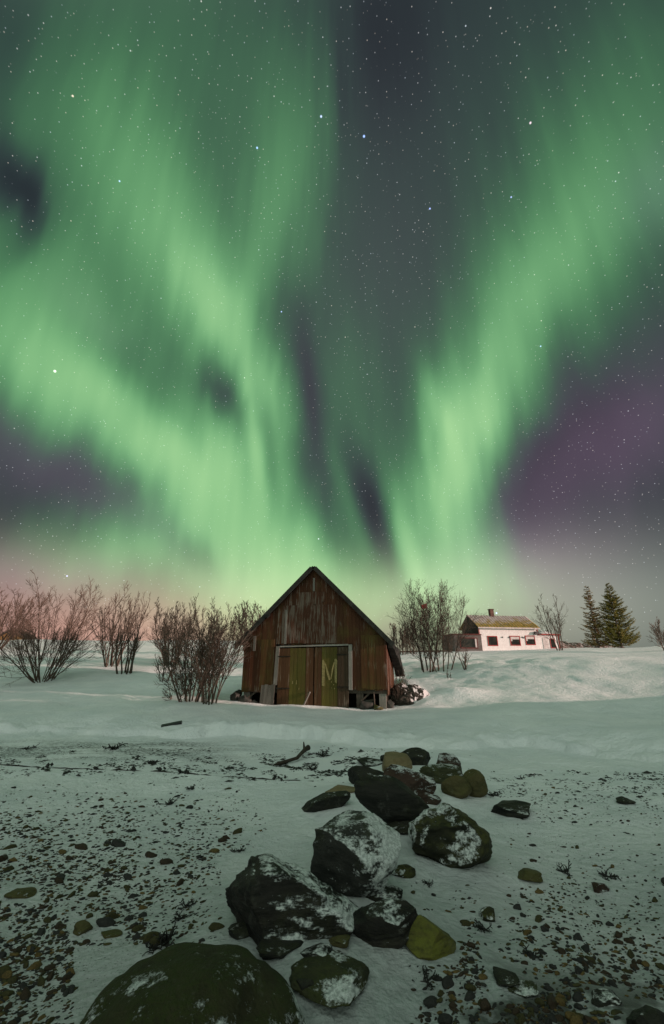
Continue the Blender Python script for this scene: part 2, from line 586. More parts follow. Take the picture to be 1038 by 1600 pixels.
def snow_kit(k):
    pos = k.geo('Position')
    sx = k.sepxyz(pos)
    X, Y = sx[0], sx[1]
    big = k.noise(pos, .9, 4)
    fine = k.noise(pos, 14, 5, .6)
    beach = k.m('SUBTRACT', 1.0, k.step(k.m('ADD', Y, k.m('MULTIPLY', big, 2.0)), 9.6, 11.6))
    # vignette painted into the snow colour: darker towards the viewer, whiter inland
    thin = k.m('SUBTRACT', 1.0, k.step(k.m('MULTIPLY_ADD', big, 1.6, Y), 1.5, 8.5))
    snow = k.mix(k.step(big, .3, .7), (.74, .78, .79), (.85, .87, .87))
    vignette_tone = k.mix(k.step(fine, .35, .7), (.085, .10, .095), (.19, .225, .215))
    c = k.mix(k.m('MULTIPLY', thin, .85), snow, vignette_tone)
    # shingle and grit showing through: dark flecks, drawn out sideways by the wind
    vec = k.n('ShaderNodeMapping')
    k.put(vec.inputs['Vector'], pos)
    vec.inputs['Scale'].default_value = (.62, 1.0, 1.0)
    vec.inputs['Rotation'].default_value = (0, 0, R(14))
    V = vec.outputs[0]
    left = k.m('MULTIPLY', k.m('SUBTRACT', 1.0, k.step(X, -1.6, .2)), k.m('MULTIPLY', k.step(Y, 1.0, 3.0), k.m('SUBTRACT', 1.0, k.step(Y, 8.2, 10.8))))
    right = k.m('MULTIPLY', k.step(X, .9, 2.2), k.m('SUBTRACT', 1.0, k.step(Y, 5.0, 9.0)))
    zone = k.m('MAXIMUM', left, right)
    zone = k.m('MULTIPLY', zone, k.step(k.noise(pos, .8, 3), .36, .62))
    for sc, lo, hi in ((40, .22, .30), (75, .24, .34)):
        cell = k.vor(V, sc)
        keep = k.step(k.sepxyz(k.vor(V, sc, 'Color'))[0], .45, .6)
        fleck = k.m('MULTIPLY', k.m('SUBTRACT', 1.0, k.step(k.m('ADD', cell, k.m('MULTIPLY', fine, .18)), lo, hi)), keep)
        c = k.mix(k.m('MULTIPLY', k.m('MULTIPLY', fleck, zone), .9), c, (.035, .034, .026))
    # blown-off strip of dark grit below the snow bank on the left, and wet shingle bottom right
    wr = k.m('MULTIPLY', k.m('SUBTRACT', 1.0, k.step(X, -3.6, -.8)), k.m('MULTIPLY', k.step(Y, 8.2, 9.2), k.m('SUBTRACT', 1.0, k.step(Y, 10.2, 11.0))))
    n2 = k.n('ShaderNodeMapping')
    k.put(n2.inputs['Vector'], pos)
    n2.inputs['Scale'].default_value = (.35, 1.3, 1.0)
    strip = k.m('MULTIPLY', wr, k.step(k.noise(n2.outputs[0], 1.6, 4, .6), .38, .54))
    grit = k.step(k.noise(V, 26, 4, .7), .42, .58)
    c = k.mix(k.m('MULTIPLY', k.m('MULTIPLY', strip, grit), .85), c, (.04, .042, .034))
    wet = k.m('MULTIPLY', k.m('MULTIPLY', k.step(X, .35, .8), k.m('SUBTRACT', 1.0, k.step(Y, 2.6, 3.2))), k.step(k.noise(pos, 2.6, 4, .6), .45, .56))
    c = k.mix(k.m('MULTIPLY', wet, .9), c, (.030, .032, .022))
    k.base(c, .62, .25)
    h = k.m('ADD', k.m('MULTIPLY', fine, .8), k.m('MULTIPLY', k.noise(V, 4.5, 4, .6), 1.0))
    h = k.m('ADD', h, k.m('MULTIPLY', k.noise(pos, 60, 3), .2))
    k.bump(h, .85, .055)


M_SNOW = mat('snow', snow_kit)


def build_ground():
    xs = geo_space(9.0, 900, .08, 1.09)
    xs = [-x for x in reversed(xs)] + list(np.arange(-8.95, 8.99, .05)) + xs
    ys = list(np.arange(-14, 1.4, .4)) + list(np.arange(1.4, 12.2, .04)) + list(np.arange(12.2, 26, .1)) + list(np.arange(26, 62, .25)) + geo_space(62, 1500, .5, 1.12)
    xs, ys = np.array(xs), np.array(ys)
    X, Y = np.meshgrid(xs, ys)
    Z = H(X, Y)
    co = np.stack([X, Y, Z], -1).reshape(-1, 3)
    ny, nx = X.shape
    i = np.arange((ny - 1) * (nx - 1))
    r, cc = i // (nx - 1), i % (nx - 1)
    a = r * nx + cc
    q = np.stack([a, a + 1, a + 1 + nx, a + nx], -1).astype(np.int32)
    me = bpy.data.meshes.new('snowy_ground')
    me.vertices.add(len(co))
    me.vertices.foreach_set('co', co.ravel())
    me.loops.add(q.size)
    me.loops.foreach_set('vertex_index', q.ravel())
    me.polygons.add(len(q))
    me.polygons.foreach_set('loop_start', np.arange(0, q.size, 4, dtype=np.int32))
    me.polygons.foreach_set('loop_total', np.full(len(q), 4, dtype=np.int32))
    me.polygons.foreach_set('use_smooth', np.ones(len(q), dtype=bool))
    me.update()
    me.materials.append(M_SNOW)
    o = bpy.data.objects.new('ground', me)
    COL.objects.link(o)
    o['kind'] = 'structure'
    return o

# ------------------------------------------------------------------ boulders
def rock_kit(base, alt, moss, moss_amt, snow_amt, snow_dir=(0, 0, 1), strata=(1, 1, 6), scale=1.0, rough=.6, speck=(.30, .30, .27), speck_amt=.12, snow_w=.45):
    def f(k):
        P = k.coord()
        st = k.coord('Object', strata, (0, .35, .25))
        n1 = k.noise(P, 2.2 * scale, 6, .6)
        lay = k.noise(st, 2.6 * scale, 6, .65)
        fine = k.noise(P, 22 * scale, 5, .65)
        c = k.mix(k.step(lay, .36, .62), base, alt)
        c = k.mix(k.m('MULTIPLY', k.step(k.noise(P, 9 * scale, 6, .7), .56, .66), speck_amt), c, speck)
        nz = k.sepxyz(k.geo('Normal'))[2]
        mm = k.m('MULTIPLY', k.step(k.m('ADD', n1, k.m('MULTIPLY', nz, .18)), .50, .68), k.step(fine, .30, .62))
        c = k.mix(k.m('MULTIPLY', mm, moss_amt), c, moss)
        # wind-packed snow caught in the grain of the stone on the windward and upward faces
        d = k.n('ShaderNodeVectorMath', operation='DOT_PRODUCT')
        k.put(d.inputs[0], k.geo('Normal'))
        d.inputs[1].default_value = Vector(snow_dir).normalized()
        cl = k.noise(P, 1.9 * scale, 3, .5)
        gr = k.noise(st, 7.5 * scale, 6, .7)
        sp = k.noise(P, 38 * scale, 3, .7)
        s = k.m('MULTIPLY_ADD', d.outputs['Value'], snow_w, k.m('MULTIPLY', cl, 1.1))
        s = k.m('MULTIPLY_ADD', gr, 1.0, s)
        s = k.m('MULTIPLY_ADD', sp, .35, s)
        s = k.step(s, 1.62 - snow_amt, 1.76 - snow_amt)
        c = k.mix(s, c, k.mix(k.step(sp, .4, .6), (.38, .41, .40), (.66, .69, .68)))
        k.base(c, rough, .14)
        h = k.m('ADD', k.m('MULTIPLY', lay, .8), k.m('MULTIPLY', fine, .5))
        h = k.m('ADD', k.m('ADD', h, k.m('MULTIPLY', s, .25)), k.m('MULTIPLY', gr, .5))
        k.bump(h, .9, .035)
    return f


SLATE, DARKG, MOSS = (.030, .031, .028), (.058, .056, .050), (.075, .080, .022)
M_ROCK = {
    'slate': mat('layered_slate', rock_kit((.014, .015, .013), (.030, .029, .025), (.045, .052, .018), .35, -.08, (-.2, -.1, .95), (1, 1.4, 7))),
    'slab': mat('streaked_slab', rock_kit((.012, .012, .011), (.032, .029, .025), (.04, .042, .018), .3, .09, (.35, .1, .9), (1, 1.2, 6))),
    'dusted': mat('dusted_boulder', rock_kit((.019, .020, .018), (.044, .044, .039), (.05, .058, .022), .5, .29, (.45, -.35, .6), (1, 1, 2.2), 1.5, snow_w=.30)),
    'lumpy': mat('lumpy_boulder', rock_kit((.013, .014, .009), (.036, .036, .020), (.075, .078, .022), .75, .10, (-.85, -.2, .5), (1, 1, 1.5), 1.5, snow_w=.55)),
    'mossy': mat('mossy_boulder', rock_kit((.030, .029, .015), (.044, .043, .021), (.036, .048, .013), .85, .20, (.35, -.1, .8), (1, 1, 1.2), 2.3, .75, snow_w=.16)),
    'moss_low': mat('snowed_mossy_stone', rock_kit((.028, .030, .018), (.050, .050, .026), (.05, .058, .020), .8, .06, (.45, .3, .7), (1, 1, 1.6), 1.4, .75)),
    'yellow': mat('yellow_green_stone', rock_kit((.055, .053, .020), (.12, .11, .030), (.14, .145, .026), .9, -.06, (.6, .3, .6), (1, 1, 6), 1.2)),
    'tan': mat('tan_stone', rock_kit((.18, .14, .075), (.25, .20, .115), (.15, .13, .055), .5, -.5, (0, 0, 1), (1, 1, 1.5), 2.0)),
    'olive': mat('olive_stone', rock_kit((.058, .053, .022), (.10, .085, .038), (.085, .085, .026), .7, -.14, (0, 0, 1), (1, 1, 2.5), 2.0)),
    'red': mat('reddish_rock', rock_kit((.034, .022, .018), (.065, .040, .030), (.045, .045, .02), .35, .06, (.3, -.2, .8), (1, 1, 3), 1.8)),
    'green': mat('green_slab', rock_kit((.036, .040, .020), (.066, .070, .036), (.06, .07, .025), .6, .05, (.1, 0, 1), (1, 1, 5), 2.0)),
}


def rock_mesh(seed, dims, planes=9, rough=.10, strata=0.0, tilt=0.0, sub=5, sq=.0, roll=0.0):
    """stone: a sphere cut by random planes, layered and weathered; x width, y depth, z height"""
    r = random.Random(seed)
    bm = bmesh.new()
    bmesh.ops.create_icosphere(bm, subdivisions=sub, radius=1.0)
    cuts = []
    for i in range(planes):
        a, e = r.uniform(0, 2 * math.pi), r.uniform(-.25, 1.1)
        cuts.append((Vector((math.cos(a) * math.cos(e), math.sin(a) * math.cos(e), math.sin(e))), r.uniform(.50, .84)))
    off = Vector((r.uniform(-50, 50), r.uniform(-50, 50), r.uniform(-50, 50)))
    T = Matrix.Rotation(tilt, 3, 'Y') @ Matrix.Rotation(roll, 3, 'X')
    for v in bm.verts:
        p = v.co.copy()
        for n, o in cuts:
            d = p.dot(n) - o
            if d > 0:
                p -= n * d * .985
        q = p + off
        dd = mnoise.fractal(q * 1.1, 1.0, 2.0, 3) * rough * 1.5 + mnoise.fractal(q * 4.2, 1.0, 2.1, 4) * rough * .42
        if strata:
            s = (T @ p).z * 6.5 + mnoise.noise(q * 1.3) * 1.6
            fr = s - math.floor(s)
            dd += strata * (mnoise.noise(Vector((math.floor(s) * 3.7, off.x, mnoise.noise(q * .8)))) + (fr ** 3) * .6 - .2)
        p += p.normalized() * dd
        v.co = Vector((p.x * dims[0], p.y * dims[1], p.z * dims[2])) * .5
    R3 = Matrix.Rotation(tilt, 3, 'Y') @ Matrix.Rotation(roll, 3, 'X')
    for v in bm.verts:
        v.co = R3 @ v.co
    me = bpy.data.meshes.new('stone')
    bm.to_mesh(me)
    bm.free()
    me.polygons.foreach_set('use_smooth', [True] * len(me.polygons))
    return me


def coords(me):
    a = np.empty(len(me.vertices) * 3)
    me.vertices.foreach_get('co', a)
    return a.reshape(-1, 3)


CT, STT = math.cos(TILT), math.sin(TILT)


def project(P):
    x, y, z = P[:, 0], P[:, 1], P[:, 2] - CAM_Z
    dep = y * CT + z * STT
    up = -y * STT + z * CT
    return 519 + FPX * x / dep, 800 - FPX * up / dep


def boulder(name, label, cat, box, seed, m, depth=.8, height=.7, yaw=0.0, tilt=0.0, roll=0.0, sink=.25, planes=13, rough=.075, strata=0.0, group=None, sub=5, fixed=None):
    """stone whose outline above the snow fills the measured box"""
    x0, y0, x1, y1 = box
    me = rock_mesh(seed, (1, depth, height), planes, rough, strata, tilt, sub, roll=roll)
    c = coords(me)
    ca, sa = math.cos(yaw), math.sin(yaw)
    c = np.stack([c[:, 0] * ca - c[:, 1] * sa, c[:, 0] * sa + c[:, 1] * ca, c[:, 2]], -1)
    g, t = hit((x0 + x1) / 2, y1 - .25 * (y1 - y0))
    s, hs = (x1 - x0) * t / FPX, 1.0
    px, py = g.x, g.y
    if fixed:
        px, py, s = fixed
    for it in range(1 if fixed else 14):
        gz = Hs(px, py)
        P = np.stack([c[:, 0] * s + px, c[:, 1] * s + py, c[:, 2] * s * hs], -1)
        lo = P[:, 2].min()
        P[:, 2] += gz - lo - sink * (P[:, 2].max() - lo)
        if fixed:
            break
        vis = P[P[:, 2] > H(P[:, 0], P[:, 1]) + .002]
        if len(vis) < 10:
            sink *= .7
            continue
        u, v = project(vis)
        s *= ((x1 - x0) / max(u.max() - u.min(), 1)) ** .8
        px += ((x0 + x1) / 2 - (u.max() + u.min()) / 2) * t / FPX
        e = (y1 - v.max())
        g2, _ = hit((x0 + x1) / 2, min(v.max(), 1640))
        g3, _ = hit((x0 + x1) / 2, min(v.max() + e, 1680))
        py += (g3.y - g2.y) * .7
        hs *= min(1.6, max(.6, ((y1 - y0) / max(v.max() - v.min(), 1)) ** .6))
        hs = min(2.2, max(.35, hs))
    me.vertices.foreach_set('co', np.stack([c[:, 0] * s, c[:, 1] * s, P[:, 2] - gz], -1).ravel())
    me.name = name
    me.materials.append(M_ROCK[m])
    me.update()
    o = bpy.data.objects.new(name, me)
    COL.objects.link(o)
    o.location = (px, py, gz)
    return tag(o, label, cat, group)


BOULDERS = [
    # name, label, box in the photograph, seed, material, keywords
    ('boulder', 'huge rounded mossy boulder with grey patches, nearest to the viewer at the bottom', (120, 1480, 476, 1680), 3, 'mossy', dict(depth=.85, height=.56, sink=.36, planes=0, rough=.085, tilt=.05, fixed=(-.57, 2.34, .96))),
    ('boulder', 'low mossy boulder half covered by a cap of snow beside the huge rounded one', (452, 1488, 578, 1575), 14, 'moss_low', dict(depth=.9, height=.5, sink=.3, planes=6, rough=.09)),
    ('boulder', 'large dark boulder with tilted layers and snow in its cracks', (352, 1334, 566, 1488), 21, 'slab', dict(depth=.75, height=.6, sink=.2, planes=12, rough=.07, strata=.055, tilt=.28, yaw=-.2)),
    ('boulder', 'dark boulder with a white snow top wedged right of the layered one', (543, 1402, 654, 1482), 33, 'slab', dict(depth=.8, height=.6, sink=.25, planes=12, strata=.04, tilt=-.35)),
    ('boulder', 'yellow green mossy boulder lying alone on the snow at lower right of the row', (629, 1429, 713, 1500), 41, 'yellow', dict(depth=.95, height=.5, sink=.25, planes=8, strata=.03, tilt=.3, roll=.2)),
    ('boulder', 'big blocky boulder dusted all over with snow in the middle of the row', (485, 1266, 628, 1402), 52, 'dusted', dict(depth=.7, height=.85, sink=.15, planes=14, rough=.06, tilt=.3)),
    ('boulder', 'big lumpy dark boulder with snow on its left face', (638, 1254, 770, 1356), 63, 'lumpy', dict(depth=.8, height=.75, sink=.2, planes=9, rough=.12, tilt=.15)),
    ('boulder', 'long black smooth boulder lying across the row behind the dusted block', (553, 1211, 692, 1294), 71, 'slate', dict(depth=.45, height=.38, sink=.12, planes=9, rough=.06, strata=.03, tilt=.24)),
    ('boulder', 'brown red pointed boulder with white snow streaks', (598, 1194, 682, 1254), 84, 'red', dict(depth=.8, height=.75, sink=.2, planes=9)),
    ('boulder', 'smooth tan boulder on top of the far end of the row', (597, 1174, 645, 1212), 95, 'tan', dict(depth=.75, height=.7, sink=.1, planes=5, rough=.06, tilt=.3)),
    ('boulder', 'flat greenish boulder with snow on top behind the pointed one', (655, 1193, 730, 1226), 101, 'green', dict(depth=.8, height=.5, sink=.25, planes=8, strata=.03, tilt=.15)),
    ('boulder', 'dark red boulder with a white snow line at the far right of the row', (676, 1176, 723, 1220), 112, 'red', dict(depth=.8, height=.8, sink=.2, planes=9, tilt=.3)),
    ('boulder', 'dark green boulder at the far end of the row under the snow bank', (622, 1167, 673, 1196), 125, 'slate', dict(depth=.8, height=.6, sink=.2, planes=8)),
    ('boulder', 'black small boulder left of the smooth tan one', (594, 1176, 616, 1192), 129, 'slate', dict(depth=.8, height=.7, sink=.2)),
    ('boulder', 'olive brown triangular boulder leaning on the upright yellowish one', (689, 1211, 738, 1248), 131, 'olive', dict(depth=.8, height=.8, sink=.2, planes=8)),
    ('boulder', 'upright yellowish olive boulder like a tooth', (722, 1201, 763, 1246), 142, 'olive', dict(depth=.75, height=1.15, sink=.15, planes=6, rough=.06)),
    ('boulder', 'dark blocky boulder left of the row before the snow bank', (543, 1196, 606, 1226), 151, 'slate', dict(depth=.7, height=.55, sink=.2, planes=7, rough=.06)),
    ('boulder', 'flat black slate boulder tapering to the left out of the snow', (472, 1235, 548, 1269), 163, 'slate', dict(depth=.65, height=.3, sink=.3, planes=6, rough=.05, tilt=-.18)),
    ('boulder', 'flat dark boulder lying alone on the snow right of the row', (767, 1250, 830, 1279), 172, 'slate', dict(depth=.6, height=.4, sink=.25, planes=8, tilt=.1)),
    ('boulder', 'low dark triangular stone poking from the snow before the bank', (558, 1183, 603, 1198), 183, 'slate', dict(depth=.8, height=.4, sink=.4, planes=7)),
    ('boulder', 'black boulder cut by the bottom right corner', (978, 1566, 1060, 1640), 191, 'slate', dict(depth=.8, height=.6, sink=.25, planes=6, rough=.07)),
    ('boulder', 'dark boulder with a snowy crest near the bottom right corner', (924, 1545, 972, 1573), 203, 'slab', dict(depth=.8, height=.6, sink=.3)),
    ('boulder', 'black brown boulder in the wet shingle at lower right', (770, 1510, 812, 1542), 214, 'slate', dict(depth=.8, height=.7, sink=.25)),
    ('boulder', 'flat green boulder in the wet shingle at lower right', (796, 1536, 842, 1558), 221, 'green', dict(depth=.8, height=.4, sink=.25)),
    ('boulder', 'small dark boulder in shadow at the foot of the layered one', (356, 1436, 400, 1468), 226, 'slate', dict(depth=.8, height=.6, sink=.25)),
    ('boulder', 'small mossy boulder squeezed between layered and snow topped ones', (514, 1460, 548, 1482), 231, 'olive', dict(depth=.8, height=.7, sink=.2)),
    ('boulder', 'olive boulder with a sloping top on the right hand snow', (809, 1356, 849, 1379), 242, 'olive', dict(depth=.7, height=.5, sink=.25, planes=8, tilt=.2)),
    ('boulder', 'rusty red stone on the right hand beach', (924, 1378, 953, 1395), 251, 'red', dict(depth=.8, height=.6, sink=.25)),
    ('boulder', 'rounded dark stone with snow at its foot, right of the yellow green one', (748, 1416, 774, 1440), 263, 'lumpy', dict(depth=.8, height=.8, sink=.25)),
    ('boulder', 'flat tan stone left of the long black boulder', (508, 1226, 566, 1242), 272, 'tan', dict(depth=.6, height=.3, sink=.4)),
    ('boulder', 'dark flat stone far off on the right hand beach', (962, 1244, 994, 1257), 281, 'slate', dict(depth=.7, height=.45, sink=.25)),
    ('boulder', 'olive stone with a pointed top left of the boulder row', (114, 1437, 146, 1462), 292, 'olive', dict(depth=.8, height=.7, sink=.25)),
    ('boulder', 'wide flat brownish stone on the left hand beach', (6, 1386, 58, 1404), 302, 'olive', dict(depth=.6, height=.4, sink=.3)),
    ('boulder', 'yellowish low stone on the left hand beach', (158, 1452, 192, 1466), 311, 'olive', dict(depth=.7, height=.4, sink=.3)),
    ('boulder', 'dark grey stone in the gap below the snow topped boulder', (462, 1528, 492, 1556), 322, 'slate', dict(depth=.8, height=.8, sink=.2)),
    ('boulder', 'dark boulder tucked into the gap between the dusted block and the snow topped boulder', (556, 1384, 630, 1416), 341, 'slab', dict(depth=.8, height=.5, sink=.25)),
    ('boulder', 'low dark boulder under the front edge of the layered boulder', (400, 1462, 474, 1500), 352, 'slate', dict(depth=.8, height=.5, sink=.3)),
    ('boulder', 'broken dark stone between the layered boulder and the huge mossy one', (470, 1476, 520, 1504), 363, 'slab', dict(depth=.8, height=.6, sink=.25)),
    ('boulder', 'dark stone wedged between the long black boulder and the lumpy one', (604, 1280, 650, 1304), 374, 'slate', dict(depth=.8, height=.6, sink=.2)),
    ('boulder', 'small dark stone at the foot of the brown red pointed boulder', (648, 1238, 690, 1258), 385, 'red', dict(depth=.8, height=.6, sink=.25)),
    ('boulder', 'squat dark stone beside the right foot of the dusted block', (612, 1350, 650, 1372), 396, 'lumpy', dict(depth=.8, height=.5, sink=.35)),
]
for b in BOULDERS:
    x0, y0, x1, y1 = b[2]
    g, t = hit((x0 + x1) / 2, y1 - .3 * (y1 - y0))
    wd = (x1 - x0) * t / FPX
    ROCK_BUMPS.append((g.x, g.y, wd * .75 + .08, min(.07, wd * .09)))
ROCK_BUMPS = [(round(a, 3), round(b, 3), round(c, 3), round(d, 3)) for a, b, c, d in ROCK_BUMPS]
build_ground()
for nm, lb, bx, sd, mm, kw in BOULDERS:
    boulder(nm, lb, 'boulder' if 'boulder' in lb else 'stone', bx, sd, mm, group='boulders and stones of the row and the beach', **kw)

# ------------------------------------------------------------------ shingle
PEB = []
for nm, a, b in [('ochre', (.17, .115, .040), (.10, .072, .030)), ('olive', (.075, .068, .026), (.045, .042, .02)), ('dark_grey', (.030, .031, .029), (.045, .044, .04)), ('brown', (.060, .042, .026), (.04, .03, .02))]:
    def f(k, a=a, b=b):
        P = k.coord()
        k.base(k.mix(k.step(k.noise(P, 9, 4), .35, .65), tuple(v * .8 for v in a), tuple(v * .8 for v in b)), .65, .15)
        nz = k.sepxyz(k.geo('Normal'))[2]
        k.bump(k.noise(P, 40, 4), .4, .01)
    PEB.append((nm, mat('pebble_' + nm, f)))


def on_beach(px, py):
    """how thickly stones show through at a point of the beach"""
    if py < 1222:
        return 0
    edge = 395 - max(0, py - 1330) * .42 + 22 * math.sin(py * .045)
    if px < edge:
        d = min(1, (py - 1222) / 60) * (1 - .75 * max(0, (px - 200) / 240)) if px > 200 else min(1, (py - 1222) / 60)
        if px > 230 and py > 1400:
            d *= .45
        if py > 1500:
            d *= .55
        return max(0, d)
    redge = 770 + (py - 1250) * -.05
    if px > redge and py > 1290:
        return .45 * min(1, (py - 1290) / 130) * min(1, (px - redge) / 50)
    if px > 690 and py > 1480:
        return .55
    if px > redge + 30:
        return .22
    if px > 640 and py > 1380:
        return .15
    return 0.0


def scatter(n, seed, gate):
    r = random.Random(seed)
    out = []
    while len(out) < n:
        px, py = r.uniform(-60, 1098), r.uniform(1222, 1640)
        cl = float(vnoise(px / 60, py / 34, 70)) + .5
        if r.random() > on_beach(px, py) * gate(cl):
            continue
        if any(b[2][0] - 6 < px < b[2][2] + 6 and b[2][1] - 4 < py < b[2][3] + 8 for b in BOULDERS):
            continue
        out.append((px, py))
    a = np.array(out)
    cx, cy = (a[:, 0] - 519) / FPX, (800 - a[:, 1]) / FPX
    dy, dz = CT - cy * STT, STT + cy * CT
    t = CAM_Z / -dz
    for _ in range(4):
        t = (CAM_Z - H(cx * t, dy * t)) / -dz
    x, y = cx * t, dy * t
    return [tuple(map(float, q)) for q in zip(a[:, 0], a[:, 1], x, y, t, H(x, y))]


pts = scatter(3400, 5, lambda c: .25 + .9 * c)
r = random.Random(11)
stones = []
for px, py, x, y, t, z in pts:
    size = min(.17, .021 * math.exp(r.gauss(0, .5)) * (1.0 + .10 * max(0, t - 3.0)))
    stones.append((size / t, size, x, y, px, py, z))
stones.sort(reverse=True)
PROTO = []
for i in range(7):
    me = rock_mesh(400 + i, (1, .72, .5), 7, .10, 0, r.uniform(-.2, .2), 3)
    PROTO.append(me)
LAB = {
    ('ochre', 0): 'ochre pebble half sunk in the snow left of the boulder row', ('olive', 0): 'olive pebble half sunk in the snow left of the boulder row',
    ('dark_grey', 0): 'dark grey pebble half sunk in the snow left of the boulder row', ('brown', 0): 'brown pebble half sunk in the snow left of the boulder row',
    ('ochre', 1): 'ochre pebble on the snowy shingle right of the boulder row', ('olive', 1): 'olive pebble on the snowy shingle right of the boulder row',
    ('dark_grey', 1): 'dark grey pebble on the snowy shingle right of the boulder row', ('brown', 1): 'brown pebble on the snowy shingle right of the boulder row'}
variants = {}
for k, (q, size, x, y, px, py, z) in enumerate(stones[:300]):
    ci = r.choices(range(4), (1.5, 3, 3.5, 2.5))[0]
    i = r.randrange(7)
    if (i, ci) not in variants:
        me = PROTO[i].copy()
        me.name = 'pebble'
        me.materials.clear()
        me.materials.append(PEB[ci][1])
        variants[(i, ci)] = me
    o = bpy.data.objects.new('pebble', variants[(i, ci)])
    COL.objects.link(o)
    o.location = (x, y, z + size * r.uniform(-.02, .14))
    o.rotation_euler = (r.uniform(-.25, .25), r.uniform(-.25, .25), r.gauss(.2, .7))
    o.scale = (size * r.uniform(1.0, 1.5), size, size * r.uniform(1.0, 1.7))
    side = 0 if px < 500 else 1
    nm = PEB[ci][0]
    tag(o, LAB[(nm, side)], 'pebble', nm.replace('_', ' ') + ' pebbles ' + ('left' if side == 0 else 'right') + ' of the boulder row')


def merged(name, items, m_list, protos, label, group=None):
    V, F, MI = [], [], []
    off = 0
    base = []
    for me in protos:
        f = np.empty(len(me.polygons) * 3, dtype=np.int32)
        me.polygons.foreach_get('vertices', f)
        base.append((coords(me), f.reshape(-1, 3)))
    for (x, y, z, sx, sy, sz, yaw, pi, mi) in items:
        c, f = base[pi]
        ca, sa = math.cos(yaw), math.sin(yaw)
        X, Y = c[:, 0] * sx, c[:, 1] * sy
        V.append(np.stack([X * ca - Y * sa + x, X * sa + Y * ca + y, c[:, 2] * sz + z], -1))
        F.append(f + off)
        MI.append(np.full(len(f), mi, dtype=np.int32))
        off += len(c)
    V, F, MI = np.concatenate(V), np.concatenate(F).astype(np.int32), np.concatenate(MI)
    me = bpy.data.meshes.new(name)
    me.vertices.add(len(V))
    me.vertices.foreach_set('co', V.ravel())
    me.loops.add(F.size)
    me.loops.foreach_set('vertex_index', F.ravel())
    me.polygons.add(len(F))
    me.polygons.foreach_set('loop_start', np.arange(0, F.size, 3, dtype=np.int32))
    me.polygons.foreach_set('loop_total', np.full(len(F), 3, dtype=np.int32))
    for m in m_list:
        me.materials.append(m)
    me.polygons.foreach_set('material_index', MI)
    me.polygons.foreach_set('use_smooth', np.ones(len(F), dtype=bool))
    me.update()
    o = bpy.data.objects.new(name, me)
    COL.objects.link(o)
    return tag(o, label, name, group, 'stuff')


LOW = [rock_mesh(450 + i, (1, .7, .5), 6, .12, 0, 0, 2) for i in range(6)]
items = []
for (q, size, x, y, px, py, z) in stones[300:]:
    items.append((x, y, z + size * r.uniform(-.04, .12), size * r.uniform(1, 1.5), size, size * r.uniform(.9, 1.5), r.gauss(.2, .6), r.randrange(6), r.choices(range(4), (1.3, 3, 4, 2.2))[0]))
for px, py, x, y, t, z in scatter(5200, 6, lambda c: .15 + 1.1 * c):
    size = .015 * math.exp(r.gauss(0, .4)) * (1.0 + .14 * max(0, t - 3.0))
    items.append((x, y, z + size * r.uniform(-.1, .1), size * r.uniform(1, 1.8), size, size * r.uniform(.7, 1.1), r.gauss(.2, .6), r.randrange(6), r.choices(range(4), (.8, 3, 5, 2))[0]))
merged('gravel', items, [p[1] for p in PEB], LOW, 'fine dark and ochre gravel showing through the thin snow of the beach')

# ------------------------------------------------------------------ barn
def plank_kit(a, b, peel=(.20, .19, .17), amt=.3, moss=None, moss_amt=0.0, horiz=False):
    def f(k):
        st = k.coord('Object', (16, 16, 1.1) if not horiz else (1.1, 16, 16))
        P = k.coord()
        g = k.noise(st, 1.6, 6, .65)
        t = k.attr('tint')
        c = k.mix(k.step(k.m('ADD', k.m('MULTIPLY', t, .45), k.m('MULTIPLY', g, .65)), .25, .85), a, b)
        pm = k.step(k.m('ADD', k.m('ADD', g, k.m('MULTIPLY', k.noise(P, 1.4, 3), .55)), k.m('MULTIPLY', t, .12)), .98 - amt * .38, 1.10 - amt * .38)
        c = k.mix(k.m('MULTIPLY', pm, .85), c, peel)
        if moss:
            mk = k.step(k.m('ADD', k.noise(P, 1.1, 4), k.m('MULTIPLY', g, .4)), .70 - moss_amt * .3, .95 - moss_amt * .3)
            c = k.mix(k.m('MULTIPLY', mk, .75), c, moss)
        c = k.mix(k.m('MULTIPLY', k.step(g, .62, .74), .5), c, tuple(v * .35 for v in a))
        k.base(c, .82, .2)
        k.bump(g, .6, .012)
    return f


RED_A, RED_B = (.060, .024, .012), (.100, .037, .017)
M_RED = mat('red_weathered_boards', plank_kit(RED_A, RED_B, (.23, .19, .16), .22, (.085, .062, .018), .05))
M_RED_PEEL = mat('peeling_red_boards', plank_kit((.066, .026, .014), (.090, .036, .020), (.16, .125, .10), .47))
M_RED_LOW = mat('brown_green_boards', plank_kit((.068, .030, .012), (.095, .042, .016), (.17, .13, .08), .12, (.085, .070, .018), .22))
M_DOOR_BR = mat('brown_door_boards', plank_kit((.070, .032, .015), (.095, .047, .021), (.18, .14, .10), .2))
M_DOOR_GR = mat('green_door_boards', plank_kit((.072, .064, .014), (.105, .090, .019), (.15, .12, .05), .15, (.085, .055, .018), .2))
M_DOOR_DK = mat('dark_door_boards', plank_kit((.045, .030, .018), (.066, .042, .024), (.15, .12, .09), .2))
M_GREY = mat('grey_bare_wood', plank_kit((.15, .138, .12), (.22, .205, .18), (.28, .26, .23), .3))
M_GREYH = mat('grey_bare_lintel', plank_kit((.15, .138, .12), (.23, .215, .19), (.36, .33, .30), .3, horiz=True))
M_DARKW = mat('dark_old_timber', plank_kit((.055, .045, .034), (.085, .070, .055), (.14, .12, .1), .2))
M_ROOF = plain('dark_roof_felt', (.030, .031, .027), .85, .2, .4, 5)
M_STONE = plain('foundation_stone', (.045, .044, .038), .8, .25, .45, 5)
